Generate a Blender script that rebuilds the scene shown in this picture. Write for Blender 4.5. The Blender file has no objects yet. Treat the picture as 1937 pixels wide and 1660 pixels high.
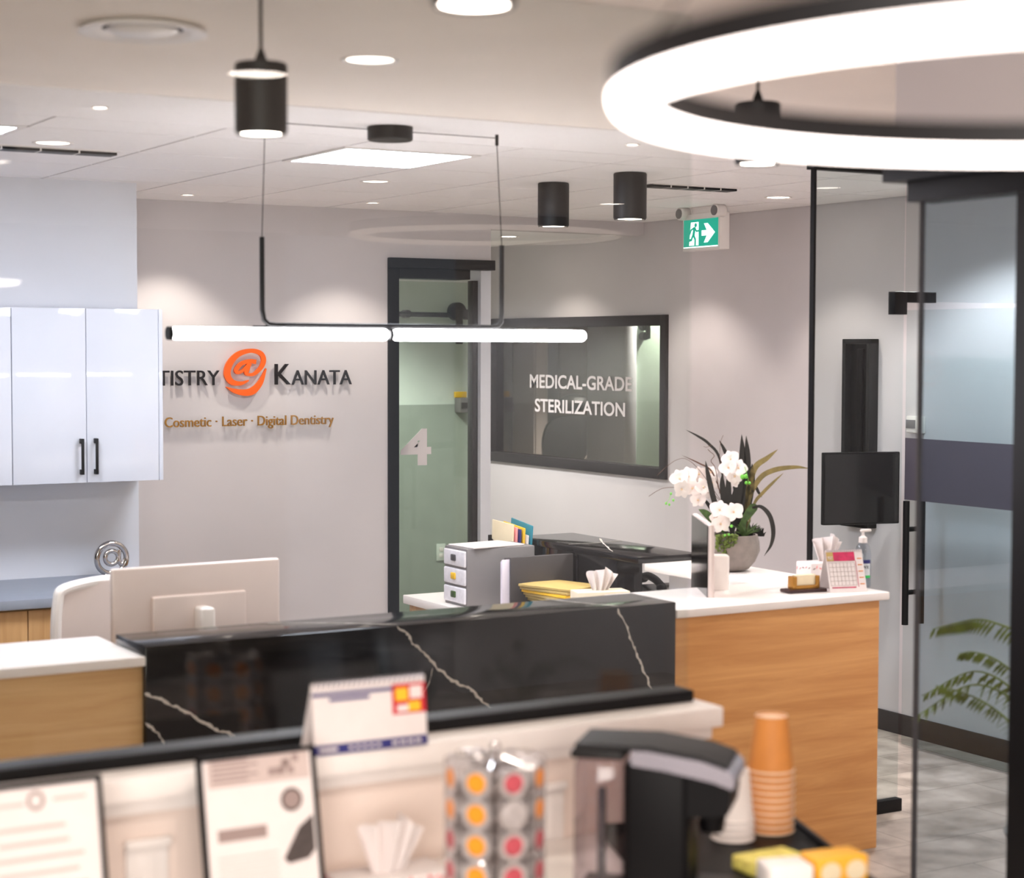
import bpy, bmesh, math, random
from mathutils import Vector, Matrix
random.seed(7)
R = math.radians
scene = bpy.context.scene
COL = scene.collection

# ------------------------------------------------------------------ camera
EYE = Vector((0, 0, 1.9))
FPX = 3456.38
YAW, PITCH, ROLL = R(30.6436), R(2.8412), R(0.1488)
FWD = Vector((math.sin(YAW) * math.cos(PITCH), math.cos(YAW) * math.cos(PITCH), -math.sin(PITCH)))
R0 = Vector((math.cos(YAW), -math.sin(YAW), 0))
U0 = R0.cross(FWD)
RGT = math.cos(ROLL) * R0 + math.sin(ROLL) * U0
UPV = -math.sin(ROLL) * R0 + math.cos(ROLL) * U0
cam = bpy.data.cameras.new('camera')
cam.sensor_fit = 'HORIZONTAL'
cam.sensor_width = 36.0
cam.lens = FPX / 1937 * 36.0
cam.dof.use_dof = True
cam.dof.focus_distance = 9.4
cam.dof.aperture_fstop = 2.8
cam.clip_start = 0.05
camo = bpy.data.objects.new('camera', cam)
COL.objects.link(camo)
camo.matrix_world = Matrix(((RGT.x, UPV.x, -FWD.x, EYE.x), (RGT.y, UPV.y, -FWD.y, EYE.y), (RGT.z, UPV.z, -FWD.z, EYE.z), (0, 0, 0, 1)))
scene.camera = camo

# ------------------------------------------------------------------ world, exposure
w = bpy.data.worlds.new('world')
scene.world = w
w.use_nodes = True
w.node_tree.nodes['Background'].inputs[0].default_value = (0.85, 0.88, 1, 1)
w.node_tree.nodes['Background'].inputs[1].default_value = 0.3
scene.view_settings.view_transform = 'Standard'
scene.view_settings.look = 'None'
scene.view_settings.gamma = 1.0
scene.view_settings.exposure = 1.2
scene.cycles.transparent_max_bounces = 32
scene.cycles.max_bounces = 10
scene.cycles.diffuse_bounces = 5
scene.cycles.caustics_reflective = False
scene.cycles.caustics_refractive = False
scene.cycles.sample_clamp_indirect = 6.0


def area_light(name, loc, rot, sx, sy, energy, color):
    l = bpy.data.lights.new(name, 'AREA')
    l.shape = 'RECTANGLE'
    l.size, l.size_y = sx, sy
    l.energy = energy
    l.color = color
    o = bpy.data.objects.new(name, l)
    o.location = loc
    o.rotation_euler = rot
    COL.objects.link(o)
    return o


# added fill lights for the waiting area, unseen behind and left of the camera
area_light('fill_light_left', (-1.3, -0.6, 1.7), (0, R(-90), 0), 1.8, 2.6, 70, (1.0, 0.93, 0.88))
area_light('fill_light_back', (-0.9, -3.6, 1.6), (R(90), 0, 0), 2.6, 1.8, 62, (1.0, 0.92, 0.87))


def ray(x, y):
    return (x - 968.5) / FPX * RGT - (y - 830) / FPX * UPV + FWD


def on(ax, v, x, y):
    """point of the plane axis=v seen at photo pixel x,y (used to measure the place)"""
    r = ray(x, y)
    return EYE + r * ((v - EYE[ax]) / r[ax])


def at(d, x, y):
    return EYE + ray(x, y) * d


# ------------------------------------------------------------------ materials
def lin(c):
    return tuple(((v / 255) / 12.92 if v / 255 <= 0.04045 else ((v / 255 + 0.055) / 1.055) ** 2.4) for v in c) + (1,)


MATS = {}


def mat(name, rgb, rough=0.5, metal=0.0, spec=0.5, coat=0.0, noise=0.0, nscale=8.0, bump=0.0, bscale=200.0, emit=None, estr=0.0, trans=0.0):
    m = bpy.data.materials.new(name)
    m.use_nodes = True
    nt = m.node_tree
    b = nt.nodes['Principled BSDF']
    b.inputs['Base Color'].default_value = lin(rgb)
    b.inputs['Roughness'].default_value = rough
    b.inputs['Metallic'].default_value = metal
    b.inputs['Specular IOR Level'].default_value = spec
    b.inputs['Coat Weight'].default_value = coat
    if trans:
        b.inputs['Transmission Weight'].default_value = trans
    if emit:
        b.inputs['Emission Color'].default_value = lin(emit)
        b.inputs['Emission Strength'].default_value = estr
    tc = nt.nodes.new('ShaderNodeTexCoord')
    if noise:
        n = nt.nodes.new('ShaderNodeTexNoise')
        n.inputs['Scale'].default_value = nscale
        n.inputs['Detail'].default_value = 4
        nt.links.new(tc.outputs['Object'], n.inputs['Vector'])
        r = nt.nodes.new('ShaderNodeValToRGB')
        a = lin(tuple(max(0, v * (1 - noise)) for v in rgb))
        c = lin(tuple(min(255, v * (1 + noise)) for v in rgb))
        r.color_ramp.elements[0].position = 0.3
        r.color_ramp.elements[0].color = a
        r.color_ramp.elements[1].position = 0.7
        r.color_ramp.elements[1].color = c
        nt.links.new(n.outputs['Fac'], r.inputs['Fac'])
        nt.links.new(r.outputs['Color'], b.inputs['Base Color'])
    if bump:
        n2 = nt.nodes.new('ShaderNodeTexNoise')
        n2.inputs['Scale'].default_value = bscale
        nt.links.new(tc.outputs['Object'], n2.inputs['Vector'])
        bp = nt.nodes.new('ShaderNodeBump')
        bp.inputs['Strength'].default_value = bump
        bp.inputs['Distance'].default_value = 0.002
        nt.links.new(n2.outputs['Fac'], bp.inputs['Height'])
        nt.links.new(bp.outputs['Normal'], b.inputs['Normal'])
    MATS[name] = m
    return m


def glow(name, rgb, strength):
    m = bpy.data.materials.new(name)
    m.use_nodes = True
    nt = m.node_tree
    nt.nodes.clear()
    o = nt.nodes.new('ShaderNodeOutputMaterial')
    e = nt.nodes.new('ShaderNodeEmission')
    e.inputs[0].default_value = lin(rgb)
    e.inputs[1].default_value = strength
    nt.links.new(e.outputs[0], o.inputs[0])
    return m


def glass(name, tint=(250, 252, 250), f0=0.04, rough=0.0):
    m = bpy.data.materials.new(name)
    m.use_nodes = True
    nt = m.node_tree
    nt.nodes.clear()
    o = nt.nodes.new('ShaderNodeOutputMaterial')
    t = nt.nodes.new('ShaderNodeBsdfTransparent')
    t.inputs[0].default_value = lin(tint)
    g = nt.nodes.new('ShaderNodeBsdfGlossy')
    g.inputs['Roughness'].default_value = rough
    lw = nt.nodes.new('ShaderNodeLayerWeight')
    lw.inputs['Blend'].default_value = 0.5
    p = nt.nodes.new('ShaderNodeMath')
    p.operation = 'POWER'
    p.inputs[1].default_value = 5
    nt.links.new(lw.outputs['Facing'], p.inputs[0])
    q = nt.nodes.new('ShaderNodeMath')
    q.operation = 'MULTIPLY_ADD'
    q.inputs[1].default_value = 1 - f0
    q.inputs[2].default_value = f0
    nt.links.new(p.outputs[0], q.inputs[0])
    mx = nt.nodes.new('ShaderNodeMixShader')
    nt.links.new(q.outputs[0], mx.inputs[0])
    nt.links.new(t.outputs[0], mx.inputs[1])
    nt.links.new(g.outputs[0], mx.inputs[2])
    nt.links.new(mx.outputs[0], o.inputs[0])
    return m


def wood(name, c0, c1, scale, rough=0.45):
    m = bpy.data.materials.new(name)
    m.use_nodes = True
    nt = m.node_tree
    b = nt.nodes['Principled BSDF']
    b.inputs['Roughness'].default_value = rough
    tc = nt.nodes.new('ShaderNodeTexCoord')
    mp = nt.nodes.new('ShaderNodeMapping')
    mp.inputs['Scale'].default_value = scale
    nt.links.new(tc.outputs['Object'], mp.inputs['Vector'])
    n = nt.nodes.new('ShaderNodeTexNoise')
    n.inputs['Scale'].default_value = 1.0
    n.inputs['Detail'].default_value = 6
    n.inputs['Roughness'].default_value = 0.6
    n.inputs['Distortion'].default_value = 0.6
    nt.links.new(mp.outputs['Vector'], n.inputs['Vector'])
    r = nt.nodes.new('ShaderNodeValToRGB')
    r.color_ramp.elements[0].position = 0.32
    r.color_ramp.elements[0].color = lin(c0)
    r.color_ramp.elements[1].position = 0.68
    r.color_ramp.elements[1].color = lin(c1)
    nt.links.new(n.outputs['Fac'], r.inputs['Fac'])
    nt.links.new(r.outputs['Color'], b.inputs['Base Color'])
    return m


def floor_mat():
    m = bpy.data.materials.new('stone_plank')
    m.use_nodes = True
    nt = m.node_tree
    b = nt.nodes['Principled BSDF']
    b.inputs['Roughness'].default_value = 0.4
    tc = nt.nodes.new('ShaderNodeTexCoord')
    br = nt.nodes.new('ShaderNodeTexBrick')
    br.inputs['Color1'].default_value = lin((196, 186, 178))
    br.inputs['Color2'].default_value = lin((176, 167, 160))
    br.inputs['Mortar'].default_value = lin((120, 112, 106))
    br.inputs['Scale'].default_value = 1.0
    br.inputs['Mortar Size'].default_value = 0.002
    br.inputs['Brick Width'].default_value = 0.61
    br.inputs['Row Height'].default_value = 0.305
    nt.links.new(tc.outputs['Object'], br.inputs['Vector'])
    n = nt.nodes.new('ShaderNodeTexNoise')
    n.inputs['Scale'].default_value = 5
    n.inputs['Detail'].default_value = 8
    nt.links.new(tc.outputs['Object'], n.inputs['Vector'])
    r = nt.nodes.new('ShaderNodeValToRGB')
    r.color_ramp.elements[0].position = 0.35
    r.color_ramp.elements[0].color = lin((185, 180, 175))
    r.color_ramp.elements[1].position = 0.65
    r.color_ramp.elements[1].color = lin((255, 252, 248))
    nt.links.new(n.outputs['Fac'], r.inputs['Fac'])
    mx = nt.nodes.new('ShaderNodeMix')
    mx.data_type = 'RGBA'
    mx.blend_type = 'MULTIPLY'
    mx.inputs[0].default_value = 1.0
    nt.links.new(br.outputs['Color'], mx.inputs[6])
    nt.links.new(r.outputs['Color'], mx.inputs[7])
    nt.links.new(mx.outputs[2], b.inputs['Base Color'])
    return m


WALL = mat('wall_paint', (206, 200, 201), 0.6, noise=0.01, nscale=3, bump=0.05, bscale=300)
WALLW = mat('white_paint', (216, 217, 223), 0.55, noise=0.008, nscale=3)
WALLD = mat('dark_paint', (30, 27, 27), 0.7, noise=0.03, nscale=2)
BEIGE = mat('beige_paint', (251, 242, 234), 0.7, noise=0.01, nscale=3)
TILE = mat('ceiling_tile', (249, 246, 246), 0.85, noise=0.012, nscale=60, bump=0.2, bscale=150)
TGAP = mat('ceiling_gap', (120, 114, 113), 0.8, noise=0.02)
FLOOR = floor_mat()
BASEB = mat('baseboard_rubber', (36, 28, 27), 0.5, noise=0.05, nscale=5)
BLACKM = mat('black_metal', (8, 7, 9), 0.5, spec=0.25, noise=0.05, nscale=30)
BLACKS = mat('black_satin', (14, 13, 15), 0.5, spec=0.35, noise=0.06, nscale=30)
DARKFR = mat('window_frame_bronze', (34, 29, 29), 0.5, spec=0.3, noise=0.04, nscale=12)
OAKH = wood('oak_horizontal', (184, 124, 66), (216, 160, 98), (1.2, 8, 17))
OAKV = wood('oak_pale', (206, 162, 108), (228, 190, 136), (1.6, 8, 24))
OAKU = wood('oak_vertical', (172, 128, 80), (200, 158, 108), (22, 22, 1.6))
WHITEQ = mat('white_quartz', (238, 232, 228), 0.3, noise=0.01, nscale=20)
BLACKQ = mat('black_marble', (9, 8, 10), 0.1, spec=0.4, noise=0.12, nscale=6)
VEIN = mat('marble_vein', (205, 198, 190), 0.35, noise=0.05, nscale=60)
GLOSSW = mat('gloss_white', (215, 218, 228), 0.05, noise=0.004, nscale=4)
PLASTW = mat('white_plastic', (232, 226, 222), 0.35, noise=0.006, nscale=20)
PINKPL = mat('pale_metal', (222, 208, 202), 0.35, metal=0.15, noise=0.006, nscale=20)
GREYP = mat('grey_plastic', (120, 116, 117), 0.5, noise=0.02, nscale=20)
DGREY = mat('dark_grey', (66, 62, 64), 0.55, noise=0.03, nscale=20)
GREYC = mat('grey_laminate', (140, 146, 158), 0.35, noise=0.02, nscale=20)
BLACKP = mat('black_plastic', (5, 4, 6), 0.45, spec=0.15, noise=0.05, nscale=20)
SCREEN = mat('screen_black', (6, 6, 8), 0.12, noise=0.02)
CHROME = mat('chrome', (205, 200, 198), 0.08, metal=1.0, noise=0.01)
SILVER = mat('silver_trim', (170, 166, 176), 0.25, metal=0.8, noise=0.02)
GOLD = mat('gold', (190, 140, 70), 0.3, metal=0.85, noise=0.02)
ORANGE = mat('logo_orange', (240, 98, 20), 0.45, noise=0.01)
LETTER = mat('letter_black', (18, 12, 18), 0.5, noise=0.02)
VINYL = mat('vinyl_letter', (212, 204, 204), 0.6, noise=0.01)
PAPER = mat('paper', (226, 218, 216), 0.7, noise=0.008, nscale=30)
CREAM = mat('cream_paper', (230, 214, 180), 0.7, noise=0.01, nscale=30)
YELLOW = mat('yellow_paper', (240, 190, 40), 0.6, noise=0.02)
TEAL = mat('teal_paper', (40, 130, 150), 0.6, noise=0.02)
PINK = mat('pink_paper', (236, 150, 150), 0.6, noise=0.02)
MAGENTA = mat('magenta_print', (190, 35, 85), 0.5, noise=0.12, nscale=40)
NAVY = mat('navy_print', (40, 42, 110), 0.5, noise=0.03)
RED = mat('red_print', (200, 35, 50), 0.5, noise=0.05)
INK = mat('grey_ink', (150, 132, 128), 0.7, noise=0.05)
INKD = mat('dark_ink', (70, 62, 60), 0.7, noise=0.1, nscale=60)
BROWN = mat('brown_print', (110, 60, 30), 0.6, noise=0.05)
MANILA = mat('manila_envelope', (186, 160, 96), 0.7, noise=0.03)
CUPB = mat('kraft_cup', (212, 138, 66), 0.6, noise=0.02, nscale=40)
CUPRIM = mat('cup_inside', (240, 214, 184), 0.5, noise=0.01)
CUPW = mat('white_cup', (240, 232, 228), 0.5, noise=0.006)
FOIL = mat('pod_foil', (214, 208, 208), 0.28, metal=0.6, noise=0.04, nscale=50)
PODY = mat('pod_label_yellow', (226, 144, 18), 0.5, noise=0.05, nscale=80)
PODR = mat('pod_label_red', (175, 72, 82), 0.5, noise=0.12, nscale=80)
PODO = mat('pod_label_orange', (226, 140, 60), 0.5, noise=0.08, nscale=80)
LEAFD = mat('dark_leaf', (22, 18, 13), 0.45, noise=0.25, nscale=30)
LEAFO = mat('olive_leaf', (128, 112, 66), 0.45, noise=0.15, nscale=30)
LEAFG = mat('green_leaf', (60, 84, 36), 0.5, noise=0.25, nscale=40)
MOSS = mat('moss', (84, 98, 40), 0.8, noise=0.3, nscale=60)
FERN = mat('fern_green', (98, 112, 40), 0.55, noise=0.2, nscale=20)
BUD = mat('orchid_bud', (110, 190, 70), 0.5, noise=0.1, nscale=60)
TWIG = mat('twig', (96, 66, 52), 0.7, noise=0.1, nscale=60)
PETAL = mat('orchid_petal', (246, 236, 232), 0.55, noise=0.015, nscale=30)
STONE = mat('stone_bowl', (132, 122, 116), 0.7, noise=0.06, nscale=30, bump=0.3)
SOIL = mat('soil', (48, 40, 30), 0.9, noise=0.2, nscale=60)
TERRA = mat('planter_grey', (120, 116, 112), 0.7, noise=0.05)
GREENS = mat('exit_green', (20, 150, 125), 0.5, emit=(20, 165, 140), estr=0.3)
EXITW = mat('exit_white', (235, 250, 245), 0.5, emit=(235, 255, 250), estr=0.6)
MINT = mat('clinic_wall', (205, 212, 205), 0.6, noise=0.01)
CLINICD = mat('clinic_wainscot', (150, 158, 149), 0.6, noise=0.02)
STERD = mat('sterilization_dark', (118, 106, 100), 0.6, noise=0.03)
CHAIRD = mat('dental_vinyl', (34, 30, 29), 0.5, noise=0.05)
BANDG = mat('grey_film', (70, 66, 76), 0.6, noise=0.02)
GL_FRONT = glass('glass_front', (248, 250, 249), 0.028)
GL_A = glass('glass_partition', (242, 247, 247), 0.015)
GL_NEAR = glass('glass_door', (234, 241, 246), 0.04)
GL_GREEN = glass('glass_green', (240, 246, 240), 0.03)
GL_WIN = glass('glass_window', (222, 220, 214), 0.05)
GL_CLEAR = glass('clear_plastic', (232, 234, 240), 0.05)
GL_TANK = glass('tank_plastic', (238, 232, 236), 0.06)
GL_DRAW = mat('frosted_drawer', (224, 221, 227), 0.25, noise=0.03, nscale=50)
GEL = glass('sanitizer_gel', (226, 231, 236), 0.10)
LAMP = glow('lamp_diffuser', (252, 246, 250), 15.0)
RINGG = glow('ring_diffuser', (255, 238, 230), 6.5)
PANELG = glow('led_panel', (236, 240, 255), 19.0)
DISC = glow('downlight_lens', (255, 238, 224), 14.0)
DIM = glow('downlight_lens_dim', (255, 240, 228), 2.2)


# ------------------------------------------------------------------ mesh builder
class MB:
    def __init__(s, M=None):
        s.bm = bmesh.new()
        s.mi = 0
        s.M = M

    def _merge(s, t):
        for f in t.faces:
            f.material_index = s.mi
        if s.M is not None:
            bmesh.ops.transform(t, matrix=s.M, verts=t.verts)
        me = bpy.data.meshes.new('tmp')
        t.to_mesh(me)
        s.bm.from_mesh(me)
        bpy.data.meshes.remove(me)
        t.free()
        return s

    def m(s, i):
        s.mi = i
        return s

    def box(s, x0, x1, y0, y1, z0, z1, bev=0.0, seg=2, M=None):
        t = bmesh.new()
        bmesh.ops.create_cube(t, size=1)
        for v in t.verts:
            v.co = Vector((x0 + (v.co.x + .5) * (x1 - x0), y0 + (v.co.y + .5) * (y1 - y0), z0 + (v.co.z + .5) * (z1 - z0)))
        if bev:
            bmesh.ops.bevel(t, geom=list(t.edges), offset=bev, segments=seg, affect='EDGES', profile=0.5, clamp_overlap=True)
        if M is not None:
            bmesh.ops.transform(t, matrix=M, verts=t.verts)
        return s._merge(t)

    def cyl(s, p0, p1, r0, r1=None, n=24, bev=0.0):
        r1 = r0 if r1 is None else r1
        p0, p1 = Vector(p0), Vector(p1)
        d = p1 - p0
        t = bmesh.new()
        bmesh.ops.create_cone(t, cap_ends=True, segments=n, radius1=r0, radius2=r1, depth=d.length)
        if bev:
            es = [e for e in t.edges if abs(abs(e.verts[0].co.z) - d.length / 2) < 1e-6 and abs(e.verts[0].co.z - e.verts[1].co.z) < 1e-6]
            bmesh.ops.bevel(t, geom=es, offset=bev, segments=3, affect='EDGES', profile=0.5)
        q = Vector((0, 0, 1)).rotation_difference(d.normalized()).to_matrix().to_4x4()
        bmesh.ops.transform(t, matrix=Matrix.Translation((p0 + p1) / 2) @ q, verts=t.verts)
        return s._merge(t)

    def tube(s, pts, r, n=10, closed=False, cap=True):
        pts = [Vector(p) for p in pts]
        rs = r if isinstance(r, (list, tuple)) else [r] * len(pts)
        t = bmesh.new()
        rings = []
        N = len(pts)
        prev = None
        for i, p in enumerate(pts):
            if closed:
                d = pts[(i + 1) % N] - pts[i - 1]
            else:
                d = pts[min(i + 1, N - 1)] - pts[max(i - 1, 0)]
            d.normalize()
            if prev is None:
                a = Vector((0, 0, 1)) if abs(d.z) < 0.9 else Vector((1, 0, 0))
                u = d.cross(a).normalized()
            else:
                u = (prev - d * prev.dot(d)).normalized()
            prev = u
            v = d.cross(u)
            rings.append([t.verts.new(p + (u * math.cos(2 * math.pi * k / n) + v * math.sin(2 * math.pi * k / n)) * rs[i]) for k in range(n)])
        for i in range(N if closed else N - 1):
            a, b = rings[i], rings[(i + 1) % N]
            for k in range(n):
                t.faces.new((a[k], a[(k + 1) % n], b[(k + 1) % n], b[k]))
        if cap and not closed:
            t.faces.new(rings[0][::-1])
            t.faces.new(rings[-1])
        bmesh.ops.recalc_face_normals(t, faces=t.faces)
        return s._merge(t)

    def lathe(s, prof, c=(0, 0, 0), n=32):
        t = bmesh.new()
        c = Vector(c)
        rings = []
        for r, z in prof:
            if r < 1e-6:
                rings.append([t.verts.new(c + Vector((0, 0, z)))])
            else:
                rings.append([t.verts.new(c + Vector((r * math.cos(2 * math.pi * k / n), r * math.sin(2 * math.pi * k / n), z))) for k in range(n)])
        for a, b in zip(rings[:-1], rings[1:]):
            for k in range(n):
                k2 = (k + 1) % n
                if len(a) == 1 and len(b) == 1:
                    continue
                if len(a) == 1:
                    t.faces.new((a[0], b[k2], b[k]))
                elif len(b) == 1:
                    t.faces.new((a[k], a[k2], b[0]))
                else:
                    t.faces.new((a[k], a[k2], b[k2], b[k]))
        bmesh.ops.recalc_face_normals(t, faces=t.faces)
        return s._merge(t)

    def prism(s, pts, vec):
        """polygon (3-D points in order) pushed along vec"""
        vec = Vector(vec)
        t = bmesh.new()
        a = [t.verts.new(Vector(p)) for p in pts]
        b = [t.verts.new(Vector(p) + vec) for p in pts]
        t.faces.new(a[::-1])
        t.faces.new(b)
        n = len(a)
        for k in range(n):
            t.faces.new((a[k], a[(k + 1) % n], b[(k + 1) % n], b[k]))
        bmesh.ops.recalc_face_normals(t, faces=t.faces)
        return s._merge(t)

    def sphere(s, c, r, sc=(1, 1, 1), n=16, rot=None):
        t = bmesh.new()
        bmesh.ops.create_uvsphere(t, u_segments=n, v_segments=max(6, n // 2), radius=r)
        M = Matrix.Translation(Vector(c)) @ (rot.to_4x4() if rot else Matrix()) @ Matrix.Diagonal((sc[0], sc[1], sc[2], 1))
        bmesh.ops.transform(t, matrix=M, verts=t.verts)
        return s._merge(t)

    def ribbon(s, L, Rr, th=0.0, nrm=None):
        """strip between two rows of points, given a thickness along nrm"""
        t = bmesh.new()
        L = [Vector(p) for p in L]
        Rr = [Vector(p) for p in Rr]
        n = len(L)
        if nrm is None:
            nrm = (L[1] - L[0]).cross(Rr[0] - L[0])
            if nrm.length < 1e-9:
                nrm = (L[1] - L[0]).cross(Rr[1] - L[0])
            nrm.normalize()
        nv = Vector(nrm) * th
        A = [t.verts.new(p) for p in L]
        B = [t.verts.new(p) for p in Rr]
        A2 = [t.verts.new(p + nv) for p in L]
        B2 = [t.verts.new(p + nv) for p in Rr]
        for i in range(n - 1):
            for q in ((A[i], A[i + 1], B[i + 1], B[i]), (A2[i], B2[i], B2[i + 1], A2[i + 1]), (A[i], A2[i], A2[i + 1], A[i + 1]), (B[i], B[i + 1], B2[i + 1], B2[i])):
                try:
                    t.faces.new(q)
                except ValueError:
                    pass
        t.faces.new((A[0], B[0], B2[0], A2[0]))
        t.faces.new((A[-1], A2[-1], B2[-1], B[-1]))
        bmesh.ops.remove_doubles(t, verts=t.verts, dist=1e-6)
        bmesh.ops.recalc_face_normals(t, faces=t.faces)
        return s._merge(t)

    def mesh(s, me, M):
        t = bmesh.new()
        t.from_mesh(me)
        bmesh.ops.transform(t, matrix=M, verts=t.verts)
        return s._merge(t)

    def build(s, name, mats, parent=None, smooth=0.6):
        me = bpy.data.meshes.new(name)
        s.bm.to_mesh(me)
        s.bm.free()
        for mm in (mats if isinstance(mats, (list, tuple)) else [mats]):
            me.materials.append(mm)
        if smooth:
            me.shade_smooth()
            me.set_sharp_from_angle(angle=smooth)
        o = bpy.data.objects.new(name, me)
        COL.objects.link(o)
        if parent is not None:
            o.parent = parent
        return o


def tag(o, label=None, cat=None, group=None, kind=None):
    if label:
        o['label'] = label
    if cat:
        o['category'] = cat
    if group:
        o['group'] = group
    if kind:
        o['kind'] = kind
    return o


def thing(name, label, cat, loc=(0, 0, 0), rz=0.0, group=None):
    o = bpy.data.objects.new(name, None)
    o.empty_display_size = 0.05
    COL.objects.link(o)
    o.location = loc
    o.rotation_euler = (0, 0, rz)
    return tag(o, label, cat, group)


def struct(name, mb, m, parent=None, smooth=0.6):
    o = mb.build(name, m, parent, smooth)
    if parent is None:
        o['kind'] = 'structure'
    return o


def dup(root, loc, label=None, rz=None):
    r = root.copy()
    COL.objects.link(r)
    r.location = loc
    if rz is not None:
        r.rotation_euler = (0, 0, rz)
    if label:
        r['label'] = label
    for ch in list(root.children):
        c = ch.copy()
        COL.objects.link(c)
        c.parent = r
        for g in ch.children:
            d = g.copy()
            COL.objects.link(d)
            d.parent = c
    return r


def text_mesh(body, depth=0.0, bold=0.0):
    cu = bpy.data.curves.new('t', 'FONT')
    cu.body = body
    cu.extrude = depth
    cu.offset = bold
    cu.resolution_u = 4
    o = bpy.data.objects.new('t', cu)
    me = bpy.data.meshes.new_from_object(o)
    bpy.data.objects.remove(o)
    bpy.data.curves.remove(cu)
    return me


def put_text(mb, body, p, width, height, ux, uz, depth=0.004, bold=0.0):
    """text fitted in a width x height box whose lower left corner is p"""
    me = text_mesh(body, 0.5, bold)
    xs = [v.co.x for v in me.vertices]
    ys = [v.co.y for v in me.vertices]
    sx = width / (max(xs) - min(xs))
    sy = height / (max(ys) - min(ys))
    ux, uz = Vector(ux).normalized(), Vector(uz).normalized()
    n = ux.cross(uz)
    M = Matrix.Translation(Vector(p)) @ Matrix(((ux.x, uz.x, n.x, 0), (ux.y, uz.y, n.y, 0), (ux.z, uz.z, n.z, 0), (0, 0, 0, 1))) @ Matrix.Diagonal((sx, sy, depth, 1)) @ Matrix.Translation((-min(xs), -min(ys), 0.5))
    mb.mesh(me, M)
    bpy.data.meshes.remove(me)


def circ(n, r, c=(0, 0, 0), a0=0.0, a1=2 * math.pi):
    return [Vector((c[0] + r * math.cos(a0 + (a1 - a0) * k / n), c[1] + r * math.sin(a0 + (a1 - a0) * k / n), c[2])) for k in range(n)]


def spline(pts, n=8):
    """Catmull-Rom through points"""
    pts = [Vector(p) for p in pts]
    P = [2 * pts[0] - pts[1]] + pts + [2 * pts[-1] - pts[-2]]
    out = []
    for i in range(1, len(P) - 2):
        for k in range(n):
            t = k / n
            a, b, c, d = P[i - 1], P[i], P[i + 1], P[i + 2]
            out.append(0.5 * ((2 * b) + (c - a) * t + (2 * a - 5 * b + 4 * c - d) * t * t + (3 * b - a - 3 * c + d) * t ** 3))
    out.append(pts[-1])
    return out


def lerp(a, b, t):
    return a + (b - a) * t


# measured planes of the place
ZC = 2.646      # tile ceiling
ZF = 2.650       # painted ceiling over the waiting side
XB = 6.219      # wall with the sterilization window
YL = 8.91       # logo wall
YW = 8.07       # white wall with the cabinets
XW = 2.79       # its end
YC = 5.22       # counter front
YG = 3.37       # glass over the coffee bar
YA = 5.608      # glass partition beside the counter
XD = 3.316      # near sliding door

# ------------------------------------------------------------------ structure
struct('floor', MB().box(-2.5, 9.5, -4.5, 14, -0.1, 0), FLOOR)
# tile ceiling: each tile a pad with a reveal
t = MB()
gx, gy, gs = 2.355, 6.2, 0.59
for i in range(-7, 7):
    for j in range(-1, 6):
        x0, y0 = gx + i * gs, gy + j * gs
        if j == -1:
            y0c = 5.89
        else:
            y0c = y0
        x1, y1 = min(x0 + gs, XB), y0 + gs
        if x0 > XB - .02:
            continue
        if (i, j) in ((1, 0), (-2, 0)):
            continue
        t.box(x0 + .006, x1 - .006, y0c + .006, y1 - .006, ZC, ZC + .012)
struct('ceiling', t, TILE)
struct('ceiling_backing', MB().box(-2.5, 9.5, 5.25, 14, ZC + .014, ZC + .1), TGAP)
struct('ceiling_border', MB().box(-2.5, 9.5, 5.25, 5.888, ZC, ZC + .013), TILE)
struct('ceiling_waiting', MB().box(-2.5, 9.5, -4.5, 5.25, ZF, ZF + .1), BEIGE)
struct('ceiling_corridor', MB().box(2.7, XB, YL + .16, 11.1, 2.585, 2.60), TILE)

# wall with sterilization window, opening y 8.77..10.78 z 1.195..2.04
wy0, wy1, wz0, wz1 = 8.71, 10.84, 1.135, 2.098
t = MB()
t.box(XB, XB + .12, -4.5, wy0 + .02, 0, ZC + .1)
t.box(XB, XB + .12, wy1 - .02, 13.5, 0, ZC + .1)
t.box(XB, XB + .12, wy0 + .02, wy1 - .02, 0, wz0 + .02)
t.box(XB, XB + .12, wy0 + .02, wy1 - .02, wz1 - .02, ZC + .1)
struct('wall_right', t, WALL)
struct('baseboard_right', MB().box(XB - .012, XB, 5.0, 14, 0, .103, .003), BASEB)
# logo wall with the bulkhead running on over the corridor mouth
t = MB()
t.box(2.6, 4.49, YL, YL + .16, 0, ZC)
t.box(4.49, 5.137, YL, YL + .16, 2.385, ZC)
t.box(5.137, XB, YL + .06, YL + .16, 2.571, ZC)
struct('wall_back', t, WALL)
struct('baseboard_back', MB().box(2.8, 4.49, YL - .012, YL, 0, .103, .003), BASEB)
t = MB()
t.box(-2.5, XW, YW, YL + .2, 0, ZC)
struct('wall_white', t, WALLW)
struct('wall_left', MB().box(-2.5, -2.4, -4.5, YW, 0, 2.9), WALLD)
struct('wall_behind', MB().box(-2.5, 4.87, -4.5, -4.4, 0, 2.9), WALLD)
struct('wall_behind_return', MB().box(4.87, 9.5, -2.1, -2.0, 0, 2.9), WALLW)
struct('wall_partition', MB().box(5.125, 5.19, YL + .09, YL + .22, 0, 2.585), WALLW)
# wall over the near sliding door
struct('wall_door_head', MB().box(XD, XD + .1, 2.6, 3.634, 2.385, ZF), WALL)
# operatory behind the numbered door
YE = 11.0
zwn = on(1, YE, 800, 765).z
t = MB()
t.box(2.8, XB, YE, YE + .1, zwn, 2.6)
t.box(2.7, 2.8, 9.07, YE + .1, 0, 2.6)
struct('wall_operatory', t, MINT)
struct('trim_1', MB().box(2.8, XB, YE - .015, YE + .1, 0, zwn), CLINICD)

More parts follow.
